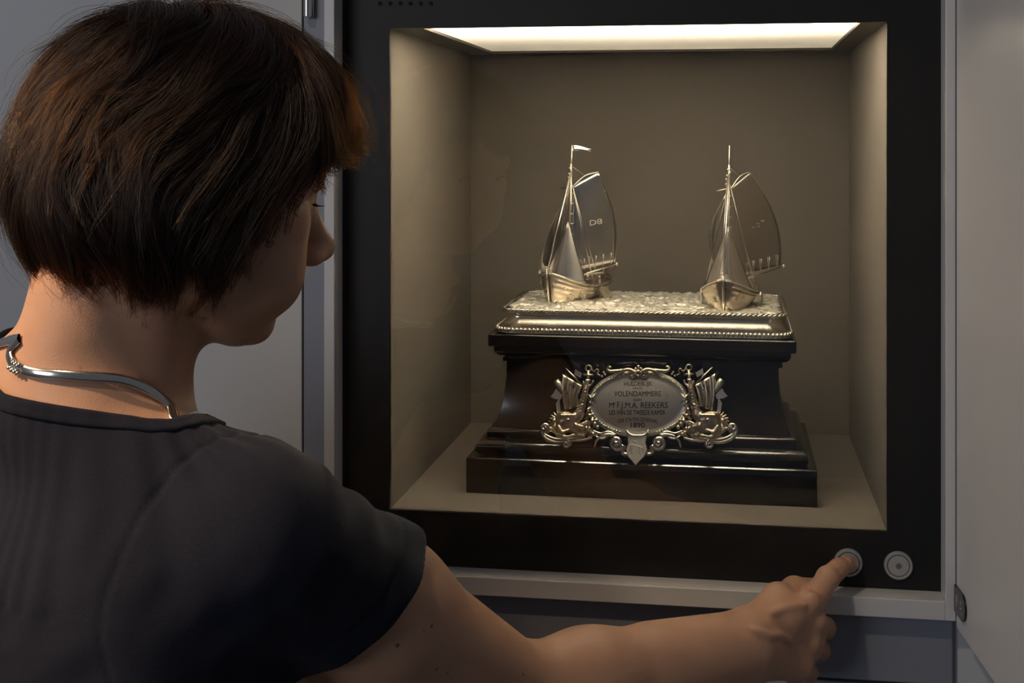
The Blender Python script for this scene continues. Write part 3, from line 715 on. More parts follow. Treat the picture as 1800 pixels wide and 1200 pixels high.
# shield with the engraved horse
so_ = [(785, 650), (888, 668), (985, 650), (968, 700), (955, 760), (972, 810), (950, 868), (876, 940), (805, 868), (790, 810), (808, 760), (798, 700)]
r0 = [tuple(Qp(x, y, -.001)) for x, y in so_]; r1 = [tuple(Qp(x, y, .0048 + (y - 650) / 290 * .008)) for x, y in so_]; r2 = [tuple(Qp(880 + (x - 880) * .93, 790 + (y - 790) * .95, .0060 + (y - 650) / 290 * .008)) for x, y in so_]
shd = recalc(MB().loft([r0, r1, r2]).build('shield', M['silver_satin'], plaque, autosmooth=35))
hs = MB()
for pts in ([(838, 770), (850, 735), (880, 745), (905, 775)], [(825, 780), (835, 765), (870, 775), (915, 785), (935, 800)], [(830, 785), (822, 830)], [(842, 790), (838, 835), (848, 850)], [(905, 790), (900, 830), (915, 850)], [(922, 800), (935, 840)], [(935, 800), (948, 830)], [(838, 770), (818, 780)]):
    hs.tube([Qp(x, y, .0061 + (y - 650) / 290 * .008) for x, y in pts], .00035, 4)
hs.build('engraved_horse', M['engraved_soft'], shd)
MB().tube(spline([Qp(790, 655, .007), Qp(830, 690, .0085), Qp(886, 698, .009), Qp(945, 690, .0085), Qp(980, 655, .007)], 20), .0014, 7).build('shield_lip', M['silver_bright'], shd, smooth=True)
# volutes and acanthus arms
for f in (Qp, Qm):
    v = MB()
    v.tube(spiral(f, 708, 758, 60, 8, .3, 1.6, 46, .005, .0095), np.linspace(.0030, .0020, 46), 9)
    v.ball(f(708, 758, .0085), .0026, 10, 7)
    v.tube(spline([f(766, 780, .005), f(760, 840, .005), f(800, 850, .0055), f(820, 810, .0055)], 16), np.linspace(.0028, .0018, 16), 8)
    v.tube(spline([f(690, 698, .0055), f(640, 690, .006), f(580, 705, .006), f(535, 745, .006), f(520, 790, .005), f(508, 800, .004)], 24), np.linspace(.0028, .0010, 24), 8)
    v.tube(spline([f(700, 696, .0055), f(640, 668, .006), f(570, 680, .006), f(500, 655, .005), f(480, 650, .004)], 24), np.linspace(.0022, .0008, 24), 8)
    v.tube(spline([f(650, 690, .005), f(600, 720, .0065), f(560, 720, .0065), f(520, 695, .005)], 18), np.linspace(.002, .0010, 18), 8)
    v.build('volute', M['silver'], plaque, smooth=True)
    # shell foot with its end scroll
    b_ = MB()
    b_.tube(spiral(f, 88, 632, 36, 8, 1.2, -1.3, 30, .004, .0075), np.linspace(.0026, .0016, 30), 8)
    b_.tube(spline([f(58, 640, .004), f(70, 690, .004), f(110, 728, .0045), f(180, 752, .0045), f(250, 752, .0045), f(340, 742, .0045), f(430, 735, .0045), f(500, 715, .0045)], 36), np.linspace(.0026, .0018, 36), 8)
    b_.tube(spline([f(75, 660, .003), f(110, 700, .005), f(190, 728, .0055), f(300, 725, .0055), f(420, 715, .0045)], 30), np.linspace(.0016, .0022, 30), 8)
    b_.tube(spiral(f, 278, 770, 34, 6, -1.4, 1.3, 24, .0055, .0085), np.linspace(.0024, .0013, 24), 8)
    b_.tube([f(305, 745, .005), f(318, 790, .006)], [.0024, .0018], 8)
    b_.build('shell_foot', M['silver'], plaque, smooth=True)
    # dolphin
    g = Field()
    K = .0016
    def E(x, y, n, rx, ry, rn, ang=0.0):
        ca, sa = math.cos(ang), math.sin(ang); sg = 1 if f is Qp else -1
        R2 = np.stack([PA * ca * sg + PB * sa, -PA * sa * sg + PB * ca, PN], 1)
        g.ell(f(x, y, n), (rx * PK, ry * PK, rn), R2, K)
    E(282, 585, .005, 108, 88, .0078); E(335, 618, .0055, 66, 62, .0070); E(255, 535, .005, 66, 44, .0072); E(225, 640, .004, 62, 56, .0066)
    for (p0, p1, p2) in (((215, 620), (250, 668), (330, 640)), ((330, 640), (365, 610), (420, 622)), ((225, 655), (265, 705), (350, 690))):
        g.chain([f(*p0, .0105), f(*p1, .0115), f(*p2, .0105)], [.0018, .0024, .0017], .0008)
    for k_ in range(10):
        g.ell(f(297 + 24 * math.cos(k_ * .628), 566 + 24 * math.sin(k_ * .628), .0118), .0012, None, .0006)
    g.ell(f(297, 566, .0125), .0019, None, .0005)
    g.cone(f(240, 528, .0112), f(345, 528, .0112), .0018, .0021, .001)
    g.chain([f(340, 560, .006), f(385, 520, .006), f(405, 450, .006), f(425, 370, .0055), f(440, 300, .005), f(447, 240, .0045)], [.0068, .0054, .0042, .0035, .0029, .0022], .002)
    for t in np.linspace(.05, .95, 9):     # scaly back
        cx_ = 372 + 62 * t; cy_ = 540 - 240 * t
        g.cone(f(cx_ - 24 * (1 - .5 * t), cy_ + 10, .0095), f(cx_ + 22 * (1 - .5 * t), cy_ - 8, .0102), .0010, .0009, .0007)
    for k in range(7):                     # gill fins fanned out
        an = math.radians(150 + k * 17); x0, y0 = 225 + 40 * math.cos(an), 585 + 40 * math.sin(an) * .9
        g.cone(f(x0, y0, .005), f(x0 + 62 * math.cos(an), y0 + 58 * math.sin(an), .004), .0018, .0007, .001)
    for k in range(6):
        an = math.radians(-30 + k * 24); g.cone(f(395 + 20 * math.cos(an), 610 + 20 * math.sin(an), .006), f(395 + 75 * math.cos(an), 610 + 70 * math.sin(an), .0045), .0018, .0008, .001)
    for (x0, y0, x1, y1, r) in ((430, 690, 500, 640, .0024), (470, 700, 545, 690, .0022), (440, 560, 505, 520, .0022), (455, 600, 540, 570, .0020), (430, 640, 520, 660, .0022), (350, 715, 430, 700, .0024), (200, 700, 300, 715, .0024), (140, 640, 200, 690, .0022), (445, 520, 480, 460, .0018), (150, 600, 190, 560, .0018)):
        g.chain([f(x0, y0, .004), f((x0 + x1) / 2, (y0 + y1) / 2 - 10, .0062), f(x1, y1, .004)], [r * .7, r, r * .6], .001)
    for (x, y, r) in ((372, 685, .0026), (415, 660, .0022), (470, 600, .0024), (520, 605, .0026), (545, 630, .002), (500, 560, .002), (450, 640, .002), (480, 665, .0018)):
        g.ell(f(x, y, .005), (r, r, r * 1.2), None, .0009)
    g.ell(f(285, 682, .0100), (.0062, .0030, .005), None, .0008, True)
    V_, Q_ = g.mesh(.00045, 12)
    dl = mk_np('dolphin', V_, Q_, M['silver_old'], plaque)
    # flag, its pole, oar, axe, anchor
    MB().tube([f(258, 130, .0035), f(405, 272, .0045)], .0011, 7).build('flag_pole', M['silver'], plaque, smooth=True)
    def fl(u, v):
        xa = 236 + 170 * u; ya = 182 + 95 * u; xb = 262 + 115 * u; yb = 492 - 40 * u
        x, y = xa + (xb - xa) * v, ya + (yb - ya) * v
        return f(x - 12 * math.sin(3 * v), y, .0042 + .0017 * math.sin(u * 15 + v * 1.2) * (.35 + .65 * v) + .001 * math.sin(math.pi * v))
    def ident(P): return P
    sheet('flag', fl, M['silver_old'], plaque, ident, 30, 14, .0008)
    oa = MB(); oa.tube([f(178, 232, .003), f(196, 258, .0032), f(235, 315, .0032), f(262, 350, .003)], [.0030, .0040, .0036, .0012], 10); oa.build('oar', M['silver_satin'], plaque, smooth=True)
    pa = [(178, 305), (236, 360), (222, 395), (172, 392), (132, 372), (160, 340)]
    recalc(MB().loft([[tuple(f(x, y, .001)) for x, y in pa], [tuple(f(x, y, .0032)) for x, y in pa]]).build('axe_blade', M['silver_satin'], plaque))
    recalc(MB().loft([[tuple(f(x, y, .001)) for x, y in q_] for q_ in ([(212, 375), (180, 430), (190, 500), (225, 520), (215, 440)],)] + [[tuple(f(x, y, .003)) for x, y in [(212, 375), (180, 430), (190, 500), (225, 520), (215, 440)]]]).build('sickle_blade', M['silver_satin'], plaque))
    pk = [(342, 140), (402, 175), (388, 215), (335, 185)]
    recalc(MB().loft([[tuple(f(x, y, .001)) for x, y in pk], [tuple(f(x, y, .0034)) for x, y in pk]]).build('oar_grip', M['silver_satin'], plaque))
    an = MB(); an.tube([f(458 + 24 * math.cos(a), 132 + 24 * math.sin(a), .0038) for a in np.linspace(0, 2 * math.pi, 19)], .0009, 6, cap=False)
    an.tube([f(458, 158, .004), f(450, 285, .004)], [.0016, .0014], 7); an.tube([f(415, 185, .0042), f(500, 190, .0042)], .0013, 7)
    an.tube(spline([f(415, 240, .004), f(425, 275, .0042), f(450, 288, .0045), f(485, 268, .0042), f(500, 235, .004)], 18), np.r_[np.linspace(.0008, .0016, 9), np.linspace(.0016, .0008, 9)], 7)
    an.ball(f(455, 235, .003), (.0032, .0034, .002), 10, 7)
    an.tube(spline([f(482, 135, .004), f(505, 160, .004), f(528, 140, .004), f(545, 155, .004), f(535, 180, .004), f(560, 195, .004)], 24), .0007, 6)
    an.build('anchor', M['silver_old'], plaque, smooth=True)
# engraved dedication
def place_at(X0, Y0):
    def pl(a, b):
        P_ = []
        for x, y in zip(a, b):
            X1 = X0 + x / PK; Y1 = Y0 - y / PK; P_.append(Qp(X1, Y1, dome(X1, Y1) + .00022))
        return np.array(P_)
    return pl
LT = [('HULDEBLIJK', 884, 268, 52, 1.0, .000, 1, 240, -2.0), ('VAN DE', 882, 305, 28, 1.0, 0, 0, 88, 0), ('VOLENDAMMERS', 880, 352, 60, 1.0, 0, 1, 396, 0), ('aan', 882, 398, 38, 1.0, 0, 0, 70, 0),
      ('F.J.M.A. REEKERS', 921, 448, 70, 1.0, 0, 1, 428, 0), ('LID VAN DE TWEEDE KAMER', 878, 508, 56, 1.0, 0, 1, 474, 0), ('DER STATEN-GENERAAL', 884, 578, 48, 1.0, 0, 0, 336, -4.8), ('1890.', 886, 614, 60, 1.0, 0, 1, 132, 0)]
for body_, X0, Y0, sz, xs, off, bold, wid, crv in LT:
    cu = bpy.data.curves.new('t', 'FONT'); cu.body = body_; cu.size = sz * PK * 1.02; ob = bpy.data.objects.new('t', cu); COL.objects.link(ob)
    bpy.context.view_layer.update(); w_ = ob.dimensions.x; bpy.data.objects.remove(ob); bpy.data.curves.remove(cu)
    Yo = Y0 - (12 if crv < -3 else 2 if crv else 0)
    text_mesh(body_, sz * PK * 1.02, 'lettering', M['engraved'], plate, place_at(X0, Yo), bold=0.0, heavy=.00009 if bold else .00004, xs=wid * PK / w_, curve=crv if crv else None)
text_mesh('M', 62 * PK, 'lettering', M['engraved'], plate, place_at(660, 446), heavy=.00009)
text_mesh('R', 32 * PK, 'lettering', M['engraved'], plate, place_at(688, 434), heavy=.00005)
fl_ = MB()
for pts in ([(745, 308), (765, 300), (785, 312), (812, 305)], [(950, 305), (975, 312), (1000, 300), (1018, 310)], [(700, 315), (660, 320), (630, 355), (650, 390), (720, 415), (800, 408)], [(1060, 320), (1110, 325), (1140, 370), (1115, 405), (1050, 415), (960, 408)], [(690, 560), (670, 550), (690, 575), (720, 570)], [(1060, 575), (1090, 560), (1075, 550)]):
    fl_.tube([Qp(x, y, dome(x, y) + .0002) for x, y in spline([(a_, b_, 0) for a_, b_ in pts], 22)[:, :2]], .00018, 4)
fl_.build('flourish', M['engraved_soft'], plate)

# ------------------------------------------------------------------ the visitor
TH = math.radians(38)                    # body turned this far to the right of the view axis
FB = AX * math.cos(TH) + RT * math.sin(TH); RB = RT * math.cos(TH) - AX * math.sin(TH)
NB = at(195, 690, 1.0)                   # base of the neck
def bp(f, r, u): return NB + FB * f + RB * r + UP * u
RBODY = np.stack([FB, RB, UP], 1)
# head frame
TH_H = math.radians(60); PIT = math.radians(11)
fh = AX * math.cos(TH_H) + RT * math.sin(TH_H); lh = -(RT * math.cos(TH_H) - AX * math.sin(TH_H))
FH = fh * math.cos(PIT) - UP * math.sin(PIT); UH = fh * math.sin(PIT) + UP * math.cos(PIT); LH = lh
RHEAD = np.stack([FH, LH, UH], 1)
HC = at(578, 447, 1.05) - RHEAD @ np.array([.1235, 0, -.020])
def hp_(x, y, z): return HC + RHEAD @ np.array([x, y, z])
# joints of the pressing arm
SH = at(465, 955, 0.92); EL = at(908, 1224, 1.10); WR = at(1305, 1137, 1.215)
i_mcp = at(1424, 1062, 1.262); TIP = at(1489, 991, 1.3225)

hd = Field()
hd.ell((-.012, 0, .042), (.098, .076, .088), None, .02)
hd.ell((.022, 0, .005), (.072, .066, .085), None, .03)
hd.ell((.066, 0, .045), (.034, .055, .045), None, .02)            # forehead
for s in (-1, 1):
    hd.ell((.056, s * .034, -.026), (.032, .029, .037), None, .02)    # cheek
    hd.ell((.056, s * .046, .000), (.024, .018, .016), None, .015)
    hd.ell((.060, s * .030, -.048), (.029, .026, .026), None, .02)
    hd.cone((.004, s * .056, -.052), (.054, s * .020, -.078), .017, .017, .02)   # jaw
    hd.ell((.094, s * .033, .018), (.010, .018, .0105), None, .010, True)    # socket
    hd.ell((.0765, s * .032, .0155), (.0135, .0145, .0125), None, .004)
    hd.cone((.0885, s * .022, .031), (.078, s * .050, .031), .007, .006, .01)   # brow
    hd.ell((.1040, s * .0125, -.0230), (.0105, .0075, .0080), None, .003)      # nostril wing
    hd.ell((-.005, s * .076, -.004), (.018, .008, .030), None, .008)        # ear
hd.cone((.090, 0, .022), (.1125, 0, -.014), .0085, .0115, .010)
hd.ell((.1140, 0, -.0155), (.0115, .0105, .0098), None, .008)
for s in (-1, 1): hd.ell((.1075, s * .0075, -.0300), (.0060, .0036, .0045), None, .0015, True)
hd.ell((.082, 0, -.048), (.016, .028, .020), None, .015)
hd.ell((.0955, 0, -.0455), (.0065, .021, .0052), None, .004); hd.ell((.0930, 0, -.0560), (.0068, .018, .0058), None, .004)
hd.ell((.0965, 0, -.0507), (.0070, .024, .0012), None, .002, True)
hd.ell((.072, 0, -.080), (.016, .019, .015), None, .013)           # chin
hd.ell((.034, 0, -.076), (.036, .032, .016), None, .02)
hd.xform((RHEAD, HC))
bodyF = Field(); bodyF.pr += hd.pr
# neck
n_top = hp_(-.022, 0, -.035)
bodyF.cone(n_top, bp(-.012, 0, -.01), .051, .055, .02)
bodyF.cone(hp_(-.055, 0, -.03), bp(-.048, 0, -.01), .030, .036, .03)
bodyF.cone(hp_(-.004, 0, -.066), bp(.012, 0, -.030), .026, .028, .03)
for s in (-1, 1): bodyF.cone(hp_(-.025, -s * .052, -.045), bp(.040, s * .018, -.055), .015, .012, .02)
SL = bp(.0, -.165, -.085)
# trunk
def trunk(F_, g=0.0, k=.04):
    F_.ell(bp(-.012, 0, -.175), np.array([.105, .150, .150]) + g, RBODY, k)
    F_.ell(bp(-.030, .075, -.16), np.array([.070, .080, .105]) + g, RBODY, k); F_.ell(bp(-.030, -.075, -.16), np.array([.070, .080, .105]) + g, RBODY, k)
    F_.ell(bp(.010, 0, -.33), np.array([.100, .138, .16]) + g, RBODY, k)
    F_.ell(bp(.060, .062, -.23), np.array([.065, .064, .066]) + g, RBODY, k); F_.ell(bp(.060, -.062, -.23), np.array([.065, .064, .066]) + g, RBODY, k)
    F_.ell(bp(-.005, 0, -.52), np.array([.115, .165, .14]) + g, RBODY, k)
    # trapezius slopes
    F_.cone(bp(-.030, .035, -.030), SH + UP * .014 - RB * .03, .042 + g, .045 + g, k); F_.cone(bp(-.028, -.042, .002), SL + UP * .050, .045 + g, .042 + g, k)
trunk(bodyF)
# pressing arm
def upper_arm(F_, g=0.0, k=.03, end=1.0):
    m = SH * .6 + EL * .4
    F_.cone(SH, m, .055 + g, .0510 + g, k)
    F_.cone(m, SH * (1 - end) + EL * end, .0510 + g, .0405 + g, k)
upper_arm(bodyF)
bodyF.cone(EL, EL * .7 + WR * .3, .0400, .0395, .010); bodyF.cone(EL * .7 + WR * .3, WR, .0395, .0270, .02)
bodyF.ell(EL + (EL - (SH + WR) / 2) * .06, .036, None, .02)
def axis_basis(d, up):
    d = d / np.linalg.norm(d); s = np.cross(d, up); s /= np.linalg.norm(s); return np.stack([d, s, np.cross(s, d)], 1)
# hand
m_mcp = at(1434, 1098, 1.268); r_mcp = at(1426, 1137, 1.262); p_mcp = at(1408, 1173, 1.250)
hk = .010
for q, r in ((i_mcp, .0125), (m_mcp, .0125), (r_mcp, .0118), (p_mcp, .0108)):
    b0 = WR * .93 + q * .07 + (q - (i_mcp + p_mcp) / 2) * .42
    bodyF.cone(b0, q, .0165, r, .012)
bodyF.cone(WR * .6 + EL * .4 * 1.0, WR, .030, .0255, .02)
def finger(pts, rad, k=.0015): bodyF.chain(pts, rad, k)
i_pip = at(1455, 1024, 1.293) + UP * .0045; i_dip = at(1474, 1004, 1.3105) + UP * .003
finger([i_mcp, i_pip, i_dip, TIP], [.0122, .0106, .0096, .0082], .0012)
bodyF.ell(i_pip + UP * .0004, .0108, None, .003)
for mc, pip_, dip_, tip_, rr in ((m_mcp, at(1449, 1103, 1.306), at(1418, 1116, 1.316), at(1398, 1112, 1.296), .0108),
                                (r_mcp, at(1440, 1143, 1.300), at(1408, 1152, 1.308), at(1390, 1146, 1.288), .0102),
                                (p_mcp, at(1420, 1182, 1.282), at(1392, 1186, 1.290), at(1376, 1178, 1.274), .0092)):
    finger([mc, pip_, dip_, tip_], [rr * 1.08, rr * .98, rr * .88, rr * .80]); bodyF.ell(pip_, rr * 1.0, None, .002)
t_cmc = at(1322, 1098, 1.232); t_mcp = at(1366, 1052, 1.262); t_ip = at(1396, 1035, 1.288); t_tip = at(1432, 1033, 1.306)
bodyF.cone(t_cmc, t_mcp, .0155, .0125, .012); finger([t_mcp, t_ip, t_tip], [.0122, .0112, .0092], .005)
bodyF.cone(t_mcp, i_mcp * .6 + WR * .4, .009, .012, .014)
# veins and tendons on the back of the hand
def surf_point(px, py, F_):
    r = AX + (px - 900) / F_PX * RT + (HOR - py) / F_PX * UP; t = .7
    for _ in range(200):
        d = F_.ev((CAM + r * t)[None])[0]
        if abs(d) < 2e-5 or t > 1.5: break
        t += d * .8
    return CAM + r * t
veins = [([(1322, 1108), (1338, 1113), (1354, 1119), (1371, 1118), (1388, 1127)], .0008), ([(1352, 1080), (1375, 1072), (1398, 1066), (1413, 1066)], .0009)]
veins = [([surf_point(x, y, bodyF) + AX * .0011 for x, y in pts], rr) for pts, rr in veins]
for Q_, rr in veins:
    Q_ = spline(Q_, 3 * len(Q_)); bodyF.chain(Q_, [rr] * len(Q_), .006)
for (x, y, rr) in ((1428, 1060, .0078), (1440, 1096, .0074), (1431, 1136, .0066)): bodyF.ell(surf_point(x, y, bodyF) + AX * .006, rr, None, .006)
# other arm hanging at her side
EL2 = SL + UP * -.275 - RB * .035 - FB * .02; WR2 = EL2 + UP * -.225 + FB * .05
bodyF.cone(SL, EL2, .052, .039, .03); bodyF.cone(EL2, EL2 * .7 + WR2 * .3, .039, .040, .012); bodyF.cone(EL2 * .7 + WR2 * .3, WR2, .040, .026, .02)
for j, (o_, ln_) in enumerate(((.028, .082), (.010, .090), (-.008, .084), (-.025, .068))):
    mc = WR2 - UP * .085 + FB * (o_ + .014)
    bodyF.cone(WR2 - UP * .008 + FB * o_ * .4, mc, .0150, .0115, .012)
    finger([mc, mc - UP * ln_ * .45 + RB * .006, mc - UP * ln_ * .75 + RB * .018, mc - UP * ln_ * .95 + RB * .030], [.0105, .0095, .0085, .0075])
finger([WR2 - UP * .015 + FB * .02, WR2 - UP * .05 + FB * .048 + RB * .012, WR2 - UP * .08 + FB * .052 + RB * .018, WR2 - UP * .105 + FB * .05 + RB * .02], [.0150, .0120, .0105, .0085], .008)
Vb, Qb = bodyF.mesh(.0022)

# skin
m, nt, b = new_mat('skin'); N = nt.nodes; L = nt.links
tc = N.new('ShaderNodeTexCoord'); nz = N.new('ShaderNodeTexNoise'); nz.inputs['Scale'].default_value = 30; nz.inputs['Detail'].default_value = 6; L.new(tc.outputs['Object'], nz.inputs['Vector'])
mx_ = N.new('ShaderNodeMix'); mx_.data_type = 'RGBA'; mx_.inputs[6].default_value = (.45, .245, .155, 1); mx_.inputs[7].default_value = (.57, .33, .215, 1); L.new(nz.outputs['Fac'], mx_.inputs[0])
# freckles
vo = N.new('ShaderNodeTexVoronoi'); vo.inputs['Scale'].default_value = 62; L.new(tc.outputs['Object'], vo.inputs['Vector'])
sp = N.new('ShaderNodeMapRange'); sp.inputs[1].default_value = .05; sp.inputs[2].default_value = .11; sp.inputs[3].default_value = .45; sp.inputs[4].default_value = 0; L.new(vo.outputs['Distance'], sp.inputs[0])
vs = N.new('ShaderNodeSeparateColor'); L.new(vo.outputs['Color'], vs.inputs[0]); gt = N.new('ShaderNodeMath'); gt.operation = 'GREATER_THAN'; gt.inputs[1].default_value = .72; L.new(vs.outputs[0], gt.inputs[0])
fm = N.new('ShaderNodeMath'); fm.operation = 'MULTIPLY'; L.new(sp.outputs[0], fm.inputs[0]); L.new(gt.outputs[0], fm.inputs[1])
m3 = N.new('ShaderNodeMix'); m3.data_type = 'RGBA'; m3.inputs[7].default_value = (.30, .14, .08, 1); L.new(fm.outputs[0], m3.inputs[0]); L.new(mx_.outputs[2], m3.inputs[6])
last = m3.outputs[2]
for (px, py, rr) in ((699, 1134, .0017), (759, 1100, .0014), (768, 1176, .0014), (787, 1183, .0011), (920, 1185, .0012)):
    c = surf_point(px, py, bodyF)
    vd = N.new('ShaderNodeVectorMath'); vd.operation = 'DISTANCE'; vd.inputs[1].default_value = tuple(c); L.new(tc.outputs['Object'], vd.inputs[0])
    mr = N.new('ShaderNodeMapRange'); mr.inputs[1].default_value = rr * .6; mr.inputs[2].default_value = rr * 1.2; mr.inputs[3].default_value = .85; mr.inputs[4].default_value = 0; L.new(vd.outputs['Value'], mr.inputs[0])
    mq = N.new('ShaderNodeMix'); mq.data_type = 'RGBA'; mq.inputs[7].default_value = (.10, .045, .03, 1); L.new(mr.outputs[0], mq.inputs[0]); L.new(last, mq.inputs[6]); last = mq.outputs[2]
L.new(last, b.inputs['Base Color']); b.inputs['Roughness'].default_value = .48; b.inputs['Specular IOR Level'].default_value = .4
b.inputs['Subsurface Weight'].default_value = .12; b.inputs['Subsurface Radius'].default_value = (1, .35, .2); b.inputs['Subsurface Scale'].default_value = .006
n2 = N.new('ShaderNodeTexVoronoi'); n2.inputs['Scale'].default_value = 900; L.new(tc.outputs['Object'], n2.inputs['Vector'])
bpn = N.new('ShaderNodeBump'); bpn.inputs['Strength'].default_value = .11; bpn.inputs['Distance'].default_value = .0006; L.new(n2.outputs['Distance'], bpn.inputs['Height']); L.new(bpn.outputs['Normal'], b.inputs['Normal'])
M['skin'] = m

NAIL_C, NAIL_D = TIP * .55 + i_dip * .45, TIP - i_dip
person = mk_np('person', Vb, Qb, M['skin'])
tag(person, 'person with a dark brown bob in a navy t-shirt, pressing a button with one finger', 'person')

# eyes, lashes, brows
M['eye'] = pbr('eye_white', (.62, .58, .54), .2, var=.04); M['iris'] = pbr('iris_brown', (.05, .03, .02), .15)
M['lash'] = pbr('dark_lash', (.012, .008, .006), .6)
for s in (-1, 1):
    c = hp_(.0775, s * .0315, .0148)
    eb = MB().ball(c, .0126, 20, 12).build('eye', M['eye'], person, smooth=True)
    MB().ball(c + RHEAD @ np.array([.0072, 0, -.0030]), (.0057, .0057, .0057), 14, 8).build('iris', M['iris'], eb, smooth=True)
    ls = MB(); br = MB(); rg = random.Random(9)
    for k in range(16):
        a = (k / 15 - .5) * 1.9; p0 = np.array([.0765 + .0142 * math.cos(a), s * .032 + .0138 * math.sin(a) * s, .0125 + .003 * math.cos(a)])
        d0 = np.array([math.cos(a), s * math.sin(a) * .8, -.25])
        ls.tube([hp_(*p0), hp_(*(p0 + d0 * .004)), hp_(*(p0 + d0 * .008 + np.array([0, 0, .0016])))], [.00032, .00024, .0001], 4)
    ls.build('eyelash', M['lash'], person)
    for k in range(46):
        u = rg.random(); p0 = np.array([.0945 - .020 * u ** 1.6, s * (.014 + .040 * u), .0335 + .004 * math.sin(u * 2.6) + (rg.random() - .5) * .005])
        br.tube([hp_(*p0), hp_(*(p0 + np.array([.0005 - .002 * u, s * .007, .0015])))], [.00032, .0001], 4)
    br.build('eyebrow', M['lash'], person)
# finger nail on the pressing finger
M['nail'] = pbr('finger_nail', (.52, .30, .22), .25, var=.04)
nd = NAIL_D / np.linalg.norm(NAIL_D); nu = (UP * .75 - AX * .55 + RT * .25); nu = nu - nd * (nu @ nd); nu /= np.linalg.norm(nu); nw = np.cross(nd, nu)
MB().ball(NAIL_C + nd * .002 + nu * .0052, (.0062, .0056, .0040), 18, 10, np.stack([nd, nw, nu], 1)).build('finger_nail', M['nail'], person, smooth=True)
# ------------------------------------------------------------------ t-shirt
SH_AX = (EL - SH) / np.linalg.norm(EL - SH); CUT = .295
shirtF = Field(); trunk(shirtF, .006); upper_arm(shirtF, .0065, .03, .75)
shirtF.cone(n_top, bp(-.012, 0, -.01), .054, .0595, .02); shirtF.cone(hp_(-.055, 0, -.03), bp(-.048, 0, -.01), .034, .0405, .03)
shirtF.cone(SL, SL * .35 + EL2 * .65, .060, .050, .03)
hem_c = SH * (1 - CUT) + EL * CUT
hem_n = SH_AX - UP * .32 - AX * .12; hem_n /= np.linalg.norm(hem_n)
sl_c = SL * .52 + EL2 * .48; sl_n = (EL2 - SL) / np.linalg.norm(EL2 - SL)
def body_co(P): q = P - NB; return q @ FB, q @ RB, q @ UP
def shirt_post(P, d):
    f, r, u = body_co(P)
    # armhole seams
    sd = np.abs(r - .128 - .012 * np.sin(u * 22)); d = d + .0013 * np.exp(-(sd / .0022) ** 2)
    sd = np.abs(r + .138); d = d + .0012 * np.exp(-(sd / .0022) ** 2)
    # sleeve hem stitching
    h = (P - hem_c) @ hem_n; near = np.exp(-(np.maximum(np.linalg.norm(P - hem_c, axis=1) - .07, 0) / .02) ** 2)
    d = d + near * (.0010 * np.exp(-((h + .021) / .0018) ** 2) - .0008 * np.exp(-((h + .008) / .010) ** 2))
    # folds: pulled from the armpit, across the sleeve cap, slack at the back
    ax_ = (P - SH) @ SH_AX; q = P - SH - ax_[:, None] * SH_AX; ang = np.arctan2(q @ UP, q @ np.cross(SH_AX, UP))
    cap = np.exp(-((ax_ - .035) / .05) ** 2)
    d = d - cap * .0030 * np.sin(ax_ * 150 + 1.8 * np.sin(ang * 2.0)) * np.clip(np.sin(ang) + .25, 0, 1) * (1 - np.exp(-(np.maximum(-ax_, 0)) / .02) * .5)
    w = noise3(np.stack([f * 1.0 + u * .35, r * 1.0 + u * .55, u * .45], 1), 26, 4); d = d - .0040 * w * np.clip((-u - .06) / .1, 0, 1)
    w = noise3(np.stack([f + r * .5, r * .7 - u * .9, u * .7 + r * .5], 1), 42, 5); d = d - .0022 * w * np.clip((-u - .03) / .1, 0, 1)
    # gathers radiating from the neckband
    an = np.arctan2(f + .005, r); rad = np.sqrt(f * f + r * r)
    d = d - .0009 * np.sin(an * 34 + 3 * np.sin(an * 5)) * np.exp(-((rad - .125) / .03) ** 2) * (u > -.12)
    # side crease from armpit across the back
    return d
shirtF.post = shirt_post; shirtF.post_r = .006
Vs, Qs = shirtF.mesh(.003)
def neck_u(f, r): return -.0045 - .19 * f - np.where(r > 0, .07, .36) * r
def g_neck(P):
    f, r, u = body_co(P); e = (1 - np.sqrt(((f + .012) / .110) ** 2 + (r / np.where(r > 0, .096, .084)) ** 2)) * .09; return np.where((np.hypot(f, r) < .14) & (u > -.10), -np.maximum(-(u - neck_u(f, r)), -e), -1.0)
def g_sleeve(P): return np.where(np.linalg.norm(P - EL, axis=1) < .26, (P - hem_c) @ hem_n, -1.0) * np.where(((P - hem_c) @ hem_n) > -.06, 1, 1)
def g_sleeve2(P): return np.where(np.linalg.norm(P - EL2, axis=1) < .24, (P - sl_c) @ sl_n, -1.0)
def g_hem(P): return (NB[2] - .60) - P[:, 2]
def trim(V, Q, gs):
    V = V.copy()
    for g in gs:
        gv = g(V); keep = (gv[Q] <= 0).sum(1) >= 2; Q = Q[keep]
        # boundary vertices slide along the cloth onto the cut line
        e = np.sort(np.concatenate([Q[:, [0, 1]], Q[:, [1, 2]], Q[:, [2, 3]], Q[:, [3, 0]]]), 1)
        ue, ct = np.unique(e, axis=0, return_counts=True); bv = np.unique(ue[ct == 1])
        bv = bv[np.abs(g(V[bv])) < .012]
        for _ in range(4):
            P = V[bv]; h = 1e-4; g0 = g(P)
            gr = np.stack([(g(P + h * np.eye(3)[k]) - g(P - h * np.eye(3)[k])) / (2 * h) for k in range(3)], 1)
            gr = np.clip(gr, -3, 3); V[bv] = P - (np.clip(g0, -.006, .006) / np.maximum((gr * gr).sum(1), .3))[:, None] * gr
    used = np.unique(Q); mp_ = -np.ones(len(V), int); mp_[used] = np.arange(len(used))
    return V[used], mp_[Q]
Vs, Qs = trim(Vs, Qs, [g_neck, g_sleeve, g_sleeve2, g_hem])
m, nt, b = new_mat('navy_jersey'); N = nt.nodes; L = nt.links
